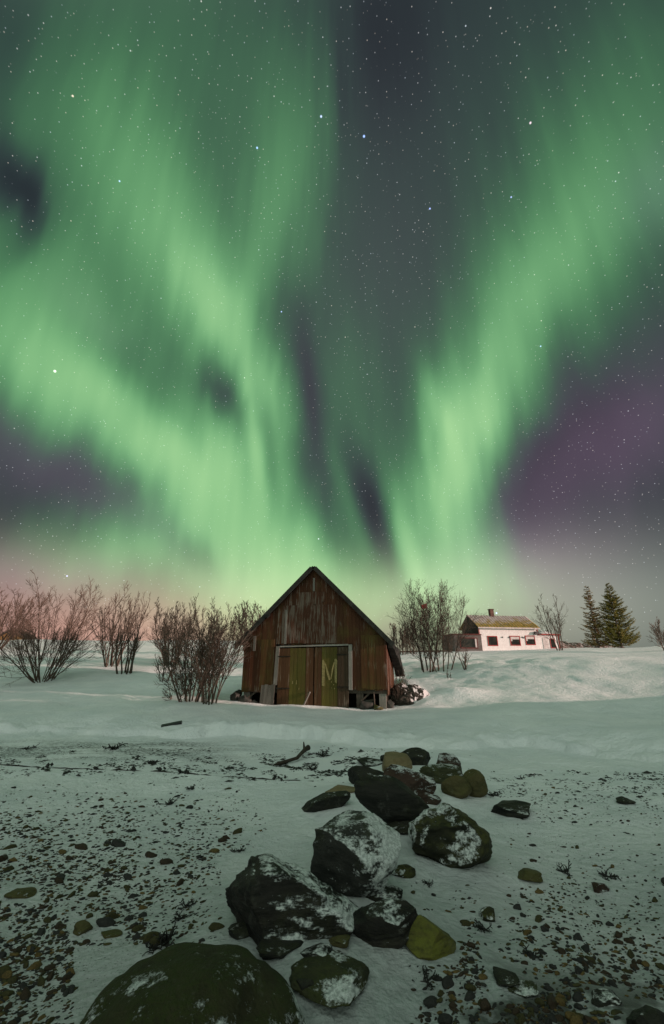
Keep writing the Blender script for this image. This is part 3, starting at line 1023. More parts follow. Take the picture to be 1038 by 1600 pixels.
M_PAINT = plain('pale_yellow_paint', (.25, .205, .085), .7, .2, .3, 30)
M_VOID_HINGE = plain('void_and_hinge_dark', (.03, .026, .02), .9, .1, .4, 8)  # dark tone of the added sheets under the barn, also of the hinges


def build_barn():
    root = tag(empty('barn', (-.635, 15.05, .30), R(-10)), 'weathered red wooden barn with steep gable and green double door on the snow', 'barn')
    HW, EZ, AZ_, D = 2.46, 2.12, 4.58, 5.6

    def rz(x):
        return EZ + (AZ_ - EZ) * (1 - abs(x) / HW)
    r = random.Random(31)

    def boards(x0, x1, zb, zt, y, th, w=.13, mb=None, jag=.02, under=True):
        """a run of upright boards in the front plane; tops follow the roof when zt is None"""
        mb = mb or MB()
        x = x0
        while x < x1 - .02:
            ww = min(w * r.uniform(.8, 1.2), x1 - x)
            a, b = x + .002, x + ww - .002
            lo = zb + r.uniform(-jag, jag)
            yy = y + r.uniform(-.005, .005)
            if zt is None:
                pts = [(a, lo), (b, lo), (b, rz(b))]
                if a < 0 < b:
                    pts.append((0, rz(0)))
                pts.append((a, rz(a)))
            else:
                pts = [(a, lo), (b, lo), (b, zt), (a, zt)]
            mb.prism(pts, yy - th, yy)
            x += ww
        return mb
    # front gable: lower boards at the sides of the door, the proud and peeling boards over it
    f = boards(-HW, -1.30, .48, None, 0, .025)
    boards(1.34, HW, .56, None, 0, .025, mb=f)
    boards(-1.30, 1.34, 1.98, None, 0, .025, mb=f)
    wall = f.build('wall', M_RED, root)
    wall['label'] = 'red boarded front gable'
    p = boards(-1.12, .80, 2.02, 3.30, -.030, .02, .11, jag=.015)
    p2 = boards(-.55, .42, 3.30, 3.75, -.030, .02, .11, jag=.12)
    p.add(p2.v, p2.f, None)
    p.t = [rng.random() for _ in p.v]
    p.build('gable_boarding', M_RED_PEEL, root)['label'] = 'peeling grey red boards over the door'
    lo = boards(-1.83, -1.36, .52, 2.16, -.028, .02, .12)
    lo.build('patch_boarding', M_RED_LOW, root)['label'] = 'greenish brown boards left of the door'
    lo = boards(1.62, 2.40, .60, 2.26, -.028, .02, .13)
    lo.build('patch_boarding', M_RED_LOW, root)['label'] = 'greenish brown boards right of the door'
    for bx in ((-.035, .035, -.055, -.0255, 3.78, 4.25), (-2.13, -2.04, -.05, -.0255, 1.78, 2.28), (-1.02, -.94, -.058, -.0505, 2.0, 3.15)):
        e = MB()
        e.box(*bx)
        e.build('batten', M_GREY, root)
    # side and back walls
    for sgn in (-1, 1):
        s = MB()
        y = .02
        while y < D - .02:
            w = min(.14 * r.uniform(.8, 1.2), D - y)
            low = (.50 if sgn < 0 else .42 - .05 * y / D) + r.uniform(-.03, .03)
            x = sgn * (HW - .005 + r.uniform(0, .008))
            s.box(min(x, x - sgn * .025), max(x, x - sgn * .025), y + .002, y + w - .002, low, EZ - .02)
            y += w
        o = s.build('wall', M_RED, root)
        o['label'] = 'red boarded side wall'
    b = boards(-HW, HW, .5, None, D, .025)
    b.build('wall', M_RED, root)
    # roof slopes with verge boards
    sl = math.atan2(AZ_ - EZ, HW)
    for sgn in (-1, 1):
        m = MB()
        L = (HW + .19) / math.cos(sl)
        n = 9
        for i in range(n):
            y0, y1 = -.20 + i * (D + .4) / n, -.20 + (i + 1) * (D + .4) / n
            M = Matrix.Translation((0, 0, AZ_ + .045)) @ Matrix.Rotation(sl * (1 if sgn > 0 else -1), 4, 'Y')
            x0, x1 = (0, L) if sgn > 0 else (-L, 0)
            m.box(x0, x1, y0 + .003, y1 - .003, .0 + r.uniform(0, .008), .05, M)
        roof = m.build('roof', M_ROOF, root)
        v = MB()
        M = Matrix.Translation((0, 0, AZ_ - .05)) @ Matrix.Rotation(sl * (1 if sgn > 0 else -1), 4, 'Y')
        x0, x1 = (.0, L + .01) if sgn > 0 else (-L - .01, -.0)
        v.box(x0, x1, -.235, -.203, .0, .15, M)
        if sgn < 0:
            v.box(-L * .62, -L * .58, -.25, -.20, -.05, .02, M)
        v.build('verge_board', M_ROOF, roof)
    # roofing felt torn loose along the right eave, hanging lower towards the back
    t = MB()
    y = -.1
    while y < D + .1:
        w = r.uniform(.10, .24)
        dr = .06 + 1.05 * max(0, y / D) + r.uniform(-.06, .06)
        if .62 < y / D < .68:
            dr *= .75
        x = HW + .15 + .10 * (y / D) + r.uniform(-.012, .012)
        z = EZ - .10
        fl = .05 + .14 * max(0, y / D)
        xi = HW + .035
        t.add([(xi, y, z), (xi, y + w, z), (xi + .02, y + w, z - dr * r.uniform(.9, 1.05)), (xi + .02, y, z - dr),
               (x + .02, y, z), (x + .02, y + w, z), (x + fl + .02, y + w, z - dr * .95), (x + fl + .02, y, z - dr * 1.0)],
              [(0, 1, 2, 3), (7, 6, 5, 4), (0, 4, 5, 1), (2, 6, 7, 3), (0, 3, 7, 4), (1, 5, 6, 2)])
        y += w
    t.build('torn_roofing', M_ROOF, root)['label'] = 'dark roofing hanging torn from the right eave'
    # floor and sills
    s = MB()
    s.box(-HW + .03, HW - .03, .03, .19, .46, .62)
    s.box(-HW + .03, HW - .03, D - .2, D - .04, .46, .62)
    s.box(-HW + .035, -HW + .19, .2, D - .21, .463, .617)
    s.box(HW - .19, HW - .035, .2, D - .21, .463, .617)
    s.build('sill_beam', M_DARKW, root)
    flo = MB()
    y = .05
    while y < D - .2:
        flo.box(-HW + .04, HW - .04, y, y + .19, .62, .65)
        y += .2
    flo.build('floor_boarding', M_DARKW, root)
    for x, y in ((-2.28, .12), (-1.55, .14), (1.55, .14), (2.28, .12), (-2.28, 2.8), (2.28, 2.8), (-2.28, 5.3), (0, 5.3), (2.28, 5.3)):
        q = MB()
        q.box(x - .11, x + .11, y - .08, y + .12, -.25, .458)
        q.build('post', M_DARKW if abs(x) < 2 else M_GREY, root)
    for bm_ in (((-2.62, -.02, -.02), (-1.95, .1, .50), .06), ((1.45, .05, .12), (1.95, .08, .54), .05), ((1.42, .12, .18), (2.05, .16, .28), .045), ((2.02, .03, .05), (2.0, .05, .55), .03)):
        br = MB()
        br.beam(*bm_)
        br.build('brace', M_DARKW, root)
    bk = MB()
    bk.box(-HW + .2, HW - .2, .80, .86, -.2, .45)  # dark sheets added under the floor, standing in for shade in the void
    bk.build('void_shade_sheet', M_VOID_HINGE, root)
    for sx in (-1, 1):
        bk = MB()
        bk.box(min(sx * 2.40, sx * 2.34), max(sx * 2.40, sx * 2.34), .24, D - .3, -.2, .455)
        bk.build('void_shade_sheet', M_VOID_HINGE, root)
    # door frame
    fr = MB()
    fr.prism([(-1.34, .68), (-1.21, .70), (-1.165, 1.93), (-1.285, 1.93)], -.075, -.02)
    fr.build('door_post', M_GREY, root)
    fr = MB()
    fr.prism([(1.205, .57), (1.325, .56), (1.335, 1.97), (1.215, 1.97)], -.075, -.02)
    fr.build('door_post', M_GREY, root)
    fr = MB()
    fr.prism([(-1.16, 1.895), (1.21, 1.935), (1.21, 1.985), (-1.16, 1.94)], -.07, -.022)
    fr.build('lintel', M_GREYH, root)
    # the two leaves
    for side in (0, 1):
        x0, x1 = ((-1.195, .025), (.06, 1.195))[side]
        if side == 0:
            runs = [(-1.195, -.80, M_DOOR_BR), (-.795, -.24, M_DOOR_GR), (-.235, .025, M_DOOR_BR)]
        else:
            runs = [(.06, .30, M_DOOR_BR), (.305, .83, M_DOOR_GR), (.835, 1.195, M_DOOR_DK)]
        leaf = None
        for a, bb, m in runs:
            q = MB()
            x = a
            while x < bb - .01:
                w = min(.125 * r.uniform(.85, 1.2), bb - x)
                if bb - x - w < .04:
                    w = bb - x
                yy = r.uniform(-.004, .004)
                q.box(x + .0025, x + w - .0025, -.045 + yy, -.018 + yy, -.06 + r.uniform(0, .02), 1.885 + .015 * x + r.uniform(-.012, 0))
                x += w
            if leaf is None:
                leaf = q.build('door', m, root)
                leaf['label'] = ('left door leaf, green and brown boards', 'right door leaf with a painted letter M')[side]
            else:
                q.build('door_boarding', m, leaf)
        # hinge side cover boards between two dark strap slots
        q = MB()
        a, bb = ((-1.19, -.80), (.84, 1.19))[side]
        z0, z1 = ((.615, 1.575), (.67, 1.63))[side]
        x = a
        while x < bb - .01:
            w = min(.13, bb - x)
            q.box(x + .002, x + w - .002, -.062, -.047, z0, z1)
            x += w
        q.build('cover_board', (M_DOOR_BR, M_DOOR_DK)[side], leaf)
        q = MB()
        q.box(a - .03, bb + .03, -.075, -.05, z0 - .035, z0 - .005)
        q.box(a - .03, bb + .03, -.075, -.05, z1 + .005, z1 + .035)
        q.build('hinge', M_VOID_HINGE, leaf)
        if side == 1:
            q = MB()

            def stroke(pts):
                q.prism(pts, -.0525, -.0495)
            stroke([(.315, .69), (.40, .67), (.412, 1.40), (.36, 1.50), (.318, 1.47)])
            stroke([(.395, 1.42), (.44, 1.38), (.575, .98), (.595, .86), (.545, .86), (.49, 1.02)])
            stroke([(.60, .90), (.625, .88), (.745, 1.40), (.715, 1.42), (.655, 1.22)])
            stroke([(.745, .80), (.81, .76), (.83, 1.46), (.79, 1.53), (.738, 1.50)])
            q.build('letter', M_PAINT, leaf)
        q = MB()
        for x, z, w, h in (((-.70, .73, .045, .10), (-.56, .72, .03, .13), (-.47, .56, .03, .06)), ((.62, .78, .03, .05), (.69, .70, .03, .04), (.63, .60, .025, .04), (.72, .58, .03, .05)))[side]:
            q.prism([(x, z), (x + w, z + .01), (x + w * .8, z + h), (x + w * .3, z + h * .9)], -.0525, -.0495)
        q.build('paint_mark', M_PAINT, leaf)
    return root


barn = build_barn()
BM = Matrix.Translation((-.635, 15.05, .30)) @ Matrix.Rotation(R(-10), 4, 'Z')


def bw(x, y, z):
    return BM @ Vector((x, y, z))


# things leaning on and lying under the barn
q = MB()
for i in range(4):
    q.box(-.235 + i * .118, -.235 + i * .118 + .115, -.02, .005, -.08, .70 + .02 * (i % 2))
q.box(-.235, .235, .007, .03, .15, .25)
o = q.build('panel', mat('grey_panel', plank_kit((.075, .072, .060), (.11, .10, .085), (.15, .14, .12), .4)))
o.location = bw(-1.50, -.20, .0)
o.rotation_euler = (R(-9), 0, R(-10))
tag(o, 'grey board panel leaning against the barn left of its door', 'panel')
q = MB()
q.beam((0, 0, -.05), (.24, .16, .50), .075, .03)
o = q.build('plank', M_GREY)
o.location = bw(-.31, -.24, 0)
o.rotation_euler = (0, 0, R(-10))
tag(o, 'short grey plank leaning against the barn door', 'plank')
FOUND = [(-2.62, -.12, .42, .36), (-2.25, -.22, .46, .30), (-1.95, -.1, .34, .22), (-2.75, .35, .4, .42), (1.72, .10, .62, .40), (2.10, -.06, .40, .20), (2.50, .25, .36, .34)]
FL = ['dark stone under the left corner of the barn', 'flat dark stone before the left stilt of the barn', 'small dark stone between left stilt and leaning panel', 'dark stone heaped outside the left barn wall',
      'large dark stone in the hollow under the barn right of the door', 'low tan stone under the barn right of the door', 'dark stone at the right corner of the barn']
for i, ((x, y, s, h), lb) in enumerate(zip(FOUND, FL)):
    me = rock_mesh(600 + i, (s, s * .8, h), 8, .1, .02, .1, 4)
    me.name = 'foundation_stone'
    me.materials.append(M_ROCK['olive'] if 'tan' in lb else M_STONE)
    o = bpy.data.objects.new('foundation_stone', me)
    COL.objects.link(o)
    p = bw(x, y, 0)
    o.location = (p.x, p.y, Hs(p.x, p.y) + h * .28)
    tag(o, lb, 'stone', 'stones under the barn')

# heap of dug earth right of the barn, snow on its right flank
bm = bmesh.new()
bmesh.ops.create_icosphere(bm, subdivisions=6, radius=1)
for v in bm.verts:
    p = v.co.copy()
    f = mnoise.fractal(p * 2.2 + Vector((3, 1, 7)), 1, 2, 4) * .16 + mnoise.fractal(p * 9, 1, 2, 3) * .035
    zz = max(p.z, -.2)
    v.co = Vector((p.x * .80, p.y * .6, zz * (.56 - .16 * p.x))) * (1 + f)
me = bpy.data.meshes.new('earth_heap')
bm.to_mesh(me)
bm.free()
me.polygons.foreach_set('use_smooth', [True] * len(me.polygons))


def f(k):
    P = k.coord()
    n = k.sepxyz(k.geo('Normal'))
    sp = k.noise(P, 12, 5, .7)
    s = k.m('ADD', k.m('ADD', k.m('MULTIPLY', n[0], .55), k.m('MULTIPLY', n[2], .10)), k.m('MULTIPLY', k.noise(P, 3.5, 6, .7), 1.0))
    k.base(k.mix(k.step(s, .62, .76), k.mix(k.step(k.noise(P, 26, 4), .4, .65), (.032, .027, .022), (.085, .075, .06)), (.60, .60, .60)), .85, .2)
    k.bump(sp, .9, .05)


me.materials.append(mat('snowy_earth', f))
o = bpy.data.objects.new('earth_heap', me)
COL.objects.link(o)
g, _ = hit(646, 1098)
o.location = (g.x, g.y + .35, Hs(g.x, g.y + .35) - .02)
tag(o, 'heap of dark earth speckled with snow at the right corner of the barn', 'earth heap')

# ------------------------------------------------------------------ bare trees and shrubs
def bark(name, a, b):
    def f(k):
        k.base(k.mix(k.step(k.noise(k.coord(), 9, 4), .35, .65), a, b), .85, .15)
    return mat(name, f)


M_BARK = bark('dark_bark', (.060, .045, .034), (.11, .085, .065))
M_BARKR = bark('brown_red_bark', (.075, .050, .038), (.13, .09, .07))
M_PALE = bark('pale_bark', (.13, .105, .085), (.24, .19, .16))


def grow(mb, p, d, L, r0, r1, seg, r, up, wig, n):
    """one branch; returns its points and directions"""
    pts, dirs = [p.copy()], [d.copy()]
    for i in range(seg):
        d = (d + Vector((r.gauss(0, wig), r.gauss(0, wig), r.gauss(0, wig * .6) + up))).normalized()
        p = p + d * (L / seg)
        pts.append(p.copy())
        dirs.append(d.copy())
    mb.tube(pts, [r0 + (r1 - r0) * (i / seg) for i in range(seg + 1)], n, .5)
    return pts, dirs


def side_dir(d, ang, r):
    u = d.orthogonal().normalized()
    u = Matrix.Rotation(r.uniform(0, 2 * math.pi), 3, d) @ u
    return (d * math.cos(ang) + u * math.sin(ang)).normalized()


def bare(name, label, loc, h, seed, stems=9, spread=35, foot=.2, r0=.04, rmin=.006, kids=11, twigs=5, fine=2, up=.06, cat='shrub', group='bare shrubs and trees on the snow', m=None, low=.15, wig=.07, kid_len=.42, ang=(22, 46), stretch=1.0, clumps=None):
    r = random.Random(seed)
    root = tag(empty(name, loc, r.uniform(0, 6)), label, cat, group)
    a, b = MB(), MB()
    for s in range(stems):
        t, az = R(spread) * (r.random() ** .85), 2 * math.pi * (s + r.uniform(-.4, .4)) / stems
        base = Vector((math.cos(az), math.sin(az), 0)) * foot * r.uniform(.3, 1)
        if clumps:
            base = base + Vector((clumps[s % len(clumps)], 0, 0))
        base.z = -.15
        d = Vector((math.cos(az) * math.sin(t), math.sin(az) * math.sin(t), math.cos(t)))
        L = h * r.uniform(.72, 1.02) / max(.55, math.cos(t * .75)) * (1.0 if t < R(50) else .7)
        rr = r0 * r.uniform(.6, 1.1)
        pts, dirs = grow(a, base, d, L, rr, rmin, 11, r, up, wig, 6)
        for c in range(kids):
            u = low + (1 - low) * (c + r.random()) / kids
            i = min(len(pts) - 2, int(u * (len(pts) - 1)))
            f = u * (len(pts) - 1) - i
            p = pts[i].lerp(pts[i + 1], min(1, f))
            kl = L * kid_len * (1.08 - u) * r.uniform(.6, 1.25) + .12 * h * r.random()
            kr = max(rmin, rr * (1 - u) * .5)
            kp, kd = grow(b, p, side_dir(dirs[i], R(r.uniform(*ang)), r), kl, kr, rmin * .8, 6, r, up * 1.2, wig * .9, 4)
            for q in range(twigs):
                j = r.randrange(1, 6)
                tl = kl * r.uniform(.25, .55)
                tp, td = grow(b, kp[j], side_dir(kd[j], R(r.uniform(*ang)), r), tl, rmin, rmin * .6, 4, r, up * 1.1, wig * .9, 3)
                for w in range(fine):
                    jj = r.randrange(1, 4)
                    grow(b, tp[jj], side_dir(td[jj], R(r.uniform(18, 45)), r), tl * r.uniform(.3, .6), rmin * .75, rmin * .5, 2, r, up, wig, 3)
    a.build('trunk', m or M_BARK, root, True)
    b.build('crown', m or M_BARK, root)
    return root


def spot(px, Y):
    d = ray(px, 1040)
    # column of the photograph at world depth Y, on the snow
    x = 0
    for _ in range(4):
        z = Hs(x, Y)
        dep = Y * CT + (z - CAM_Z) * STT
        x = (px - 519) / FPX * dep
    return Vector((x, Y, Hs(x, Y)))


def tall(px, Y, top):
    """height of a thing standing at that spot whose top reaches the row"""
    p = spot(px, Y)
    cy = (800 - top) / FPX
    k = math.tan(TILT + math.atan(cy))
    return CAM_Z + k * Y - p.z


def dep_of(px, base_y):
    g, t = hit(px, base_y)
    return g.y


def tree_at(px, base_y, top, Y=None, **kw):
    Y = Y or dep_of(px, base_y)
    h = tall(px, Y, top)
    return bare(loc=spot(px, Y), h=h * kw.pop('hs', 1.0), **kw)


tree_at(66, 1064, 898, name='bare_shrub', label='widest bare shrub, many stems fanning out from one foot, at the left', seed=2, stems=22, spread=62, foot=.35, r0=.032, rmin=.0062, kids=13, twigs=6, fine=2, low=.12, kid_len=.34, up=.07, m=M_BARKR)
tree_at(-8, 1010, 915, Y=34, name='bare_shrub', label='bare shrub cut by the left edge of the picture', seed=3, stems=12, spread=38, foot=.4, r0=.07, rmin=.013, kids=11, twigs=6, fine=1, m=M_BARKR)
tree_at(172, 1041, 922, name='bare_shrub', label='narrow upright bare shrub, left one of two between the widest shrub and the dense thicket', seed=4, stems=11, spread=20, foot=.45, r0=.05, rmin=.009, kids=10, twigs=5, fine=1, up=.10, kid_len=.34)
tree_at(197, 1052, 930, name='bare_shrub', label='narrow upright bare shrub, right and nearer one of two beside the widest shrub', seed=5, stems=9, spread=19, foot=.4, r0=.045, rmin=.0085, kids=10, twigs=5, fine=1, up=.10, kid_len=.34)
tree_at(265, 1040, 938, name='bare_shrub', label='dense bare shrub just left of the barn thicket, halfway up the snowy slope', seed=6, stems=13, spread=28, foot=.35, r0=.05, rmin=.009, kids=12, twigs=6, fine=2, up=.09)
tree_at(256, 1064, 1000, name='bare_shrub', label='low thin bare shrub with few stems in front of the dense one on the slope', seed=7, stems=6, spread=30, foot=.25, r0=.025, rmin=.008, kids=7, twigs=4, fine=1)
tree_at(298, 1096, 948, name='bare_shrub', label='bare shrub nearest the barn, left clump, with low twigs spreading over the snow', seed=8, stems=14, spread=30, foot=.30, r0=.03, rmin=.0065, kids=12, twigs=6, fine=2, up=.07, low=.08)
tree_at(326, 1099, 932, name='bare_shrub', label='tall bare shrub beside the left wall of the barn', seed=9, stems=11, spread=13, foot=.30, r0=.03, rmin=.0065, kids=13, twigs=6, fine=2, up=.07, low=.10)
tree_at(278, 1092, 1050, name='bare_shrub', label='low straggling bush with nearly flat twigs at the foot of the barn thicket', seed=10, stems=7, spread=75, foot=.2, r0=.016, rmin=.006, kids=7, twigs=4, fine=1, up=.015, low=.2, wig=.12)
tree_at(393, 1040, 940, Y=30, name='bare_tree', label='bare tree rising behind the left slope of the barn roof', seed=11, stems=9, spread=28, foot=.4, r0=.06, rmin=.012, kids=12, twigs=6, fine=2, cat='tree')
tree_at(668, 1050, 902, Y=23.5, name='birch_tree', label='tall bare birch, left half of the twin crown right of the barn', seed=12, stems=7, spread=17, foot=.45, r0=.045, rmin=.0055, kids=22, twigs=8, fine=2, up=.06, low=.12, kid_len=.40, cat='tree', ang=(24, 50), hs=1.0)
tree_at(693, 1052, 905, Y=23.0, name='birch_tree', label='bare birch, right half of the twin crown, stems leaning towards the white house', seed=13, stems=6, spread=18, foot=.55, r0=.042, rmin=.0055, kids=22, twigs=8, fine=2, up=.06, low=.12, kid_len=.42, cat='tree', ang=(24, 50), hs=1.0)
for i, (px, top, lb) in enumerate([(622, 968, 'thin bare sapling nearest the barn eave on the snow crest'), (634, 975, 'short bare sapling second from the barn eave'), (646, 962, 'bushy bare sapling behind the left side of the birch')]):
    tree_at(px, 1018, top, Y=44, name='bare_tree', label=lb, seed=20 + i, stems=5, spread=16, foot=.5, r0=.05, rmin=.018, kids=9, twigs=5, fine=1, up=.10, cat='tree')
tree_at(728, 1048, 1006, Y=22, name='sapling', label='slim sapling with brown bark standing alone before the white house', seed=25, stems=4, spread=10, foot=.06, r0=.035, rmin=.008, kids=5, twigs=3, fine=0, up=.1, cat='sapling', m=M_BARKR)
tree_at(702, 1060, 1040, Y=19.5, name='sapling', label='tiny twiggy sapling at the foot of the birch', seed=26, stems=3, spread=24, foot=.06, r0=.012, rmin=.006, kids=5, twigs=3, fine=1, cat='sapling')
tree_at(622, 1082, 1040, Y=15.8, name='bare_shrub', label='small dry bush between the barn corner and the earth heap', seed=27, stems=6, spread=30, foot=.1, r0=.010, rmin=.005, kids=7, twigs=4, fine=1)
tree_at(876, 1014, 930, Y=45, name='bare_tree', label='bare tree standing right of the white house', seed=28, stems=5, spread=20, foot=.5, r0=.06, rmin=.013, kids=11, twigs=5, fine=1, up=.06, cat='tree')
tree_at(1044, 1008, 962, Y=40, name='bare_shrub', label='pale lit bare shrub cut by the right edge of the picture', seed=29, stems=9, spread=45, foot=.3, r0=.045, rmin=.016, kids=9, twigs=5, fine=1, m=M_PALE)


# ------------------------------------------------------------------ spruces
def needle_kit(a, b):
    def f(k):
        k.base(k.mix(k.step(k.m('ADD', k.m('MULTIPLY', k.attr('tint'), .7), k.m('MULTIPLY', k.noise(k.coord(), 1.3, 3), .5)), .3, .8), a, b), .8, .15)
    return f


def spruce(label, px, Y, top, width, seed, gap=0.0, m=None, bend=0.0):
    r = random.Random(seed)
    loc = spot(px, Y)
    h = tall(px, Y, top)
    root = tag(empty('spruce_tree', loc), label, 'tree', 'spruces right of the white house')
    t = MB()
    t.tube([(0, 0, -.3), (.0, 0, h * .3), (0, 0, h * .7), (0, 0, h)], [.16, .12, .07, .015], 8, .5)
    t.build('trunk', M_PALE, root, True)
    c = MB()
    z = h * .04
    while z < h * .985:
        u = z / h
        n = 7 if u < .8 else 5
        for k in range(n):
            az = 2 * math.pi * (k + r.random()) / n
            if r.random() < gap * (1 - u * .5):
                continue
            L = width * (1 - u) ** .85 * r.uniform(.6, 1.12) + .10
            d = Vector((math.cos(az), math.sin(az), r.uniform(-.28, -.05) + .45 * u))
            d.normalize()
            segs = max(3, int(L / .16))
            p = Vector((0, 0, z + r.uniform(-.1, .1)))
            for s in range(segs):
                d = (d + Vector((0, 0, .05))).normalized()
                p = p + d * (L / segs)
                ww = (.10 + .20 * math.sin(math.pi * min(1, (s + 1) / segs)) * min(1, L)) * r.uniform(.7, 1.2)
                sd = Vector((-d.y, d.x, 0)).normalized()
                for e in (-1, 1):
                    for _ in range(3):
                        q0 = p + Vector((r.gauss(0, .03), r.gauss(0, .03), r.gauss(0, .03)))
                        out = (sd * e * r.uniform(.5, 1.2) + d * r.uniform(.3, 1.0) + Vector((0, 0, r.uniform(-.75, .15)))).normalized()
                        q1 = q0 + out * ww * 1.25
                        nn = out.cross(Vector((r.gauss(0, 1), r.gauss(0, 1), r.gauss(0, 1)))).normalized() * .045
                        c.add([q0 - nn, q0 + nn, q1], [(0, 1, 2)], .6 * r.random() + .4 * (s / segs))
            # bare wood of the branch
            c.tube([Vector((0, 0, z)), p], [.02, .006], 3, 0.0)
        z += h * .026 * r.uniform(.8, 1.25) * (1.25 if gap > .2 else 1)
    c.build('crown', m, root)
    return root


M_SPR1 = mat('brown_spruce_needles', needle_kit((.16, .115, .045), (.33, .22, .09)))
M_SPR2 = mat('olive_spruce_needles', needle_kit((.10, .098, .026), (.25, .21, .055)))
spruce('sparse brownish spruce with gaps between its branches, left one of the pair', 936, 59, 914, 2.2, 51, .50, M_SPR1)
spruce('dense olive green spruce with a wide skirt, right one of the pair', 972, 57, 911, 3.2, 52, .08, M_SPR2)

# ------------------------------------------------------------------ white house on the rise
def siding(k):
    P = k.coord()
    z = k.sepxyz(P)[2]
    fr = k.m('FRACT', k.m('MULTIPLY', z, 6.5))
    n = k.noise(P, 3, 5, .6)
    c = k.mix(k.step(n, .3, .75), (.74, .71, .69), (.86, .84, .82))
    c = k.mix(k.m('MULTIPLY', k.m('SUBTRACT', 1.0, k.step(fr, .0, .14)), .45), c, (.30, .27, .26))
    k.base(c, .7, .2)
    k.bump(fr, .5, .02)


def tin(k):
    P = k.coord()
    x = k.sepxyz(P)
    n = k.noise(k.coord('Object', (1.6, 1, 2.0)), 1.2, 5, .6)
    low = k.m('SUBTRACT', 1.0, k.step(k.m('ADD', k.m('MULTIPLY', n, 2.2), k.m('MULTIPLY_ADD', x[0], -.05, x[2])), 3.95, 4.75))
    c = k.mix(k.step(n, .35, .7), (.30, .22, .20), (.44, .35, .32))
    c = k.mix(k.m('MULTIPLY', low, .92), c, k.mix(k.step(k.noise(P, 4, 4), .4, .6), (.40, .25, .015), (.17, .13, .012)))
    fr = k.m('FRACT', k.m('MULTIPLY', k.m('ADD', x[0], 3.91), 1 / .35545))
    groove = k.m('MULTIPLY', k.step(fr, .50, .56), k.m('MULTIPLY', k.m('SUBTRACT', 1.0, k.m('MULTIPLY', low, .75)), k.step(k.noise(P, 1.7, 3), .3, .5)))
    c = k.mix(groove, c, (.66, .62, .61))
    k.base(c, .7, .3)


M_SIDING = mat('white_siding', siding)
M_TIN = mat('rusty_mossy_tin', tin)
M_TRIM = plain('red_trim', (.33, .030, .022), .6, .3, .2, 4)
M_PANE = mat('dark_pane', lambda k: k.base(k.mix(k.step(k.noise(k.coord(), 2, 2), .4, .6), (.018, .020, .018), (.035, .036, .03)), .12, .5))
M_CURT = plain('pale_curtain', (.55, .50, .48), .8, .1, .2, 4)
M_GABLE = mat('dark_gable_boards', plank_kit((.055, .048, .042), (.085, .075, .065), (.13, .12, .11), .3))
M_BRICK = plain('brown_chimney_brick', (.13, .070, .055), .85, .2, .35, 5)
M_SHED = mat('grey_shed_boards', plank_kit((.095, .080, .072), (.14, .12, .11), (.2, .18, .17), .3, horiz=True))
M_CAP = plain('roof_snow', (.80, .80, .80), .6, .2, .05, 3)
M_BLACK = plain('black_metal', (.02, .02, .022), .5, .4, .2, 8)


M_TRIMD = plain('dull_red_trim', (.13, .028, .024), .7, .2, .2, 4)


def window(root, x0, x1, z0, z1, y, curtain, trim=None):
    f = MB()
    w = .085
    f.box(x0 - w, x1 + w, y - .05, y - .004, z1, z1 + w)
    f.box(x0 - w, x1 + w, y - .055, y - .004, z0 - w, z0)
    f.box(x0 - w, x0, y - .05, y - .004, z0 + .001, z1 - .001)
    f.box(x1, x1 + w, y - .05, y - .004, z0 + .001, z1 - .001)
    o = f.build('window', trim or M_TRIM, root)
    p = MB()
    p.box(x0, x1, y - .022, y - .006, z0, z1)
    p.build('pane', M_PANE, o)
    if curtain:
        c = MB()
        if curtain == 1:
            c.box(x0 + .02, x1 - .02, y - .03, y - .024, z1 - .30, z1 - .02)
            c.box(x0 + .02, x0 + .2, y - .03, y - .024, z1 - .5, z1 - .30)
        else:
            c.box(x1 - .22, x1 - .02, y - .03, y - .024, z0 + .02, z1 - .02)
        c.build('curtain', M_CURT, o)
    return o


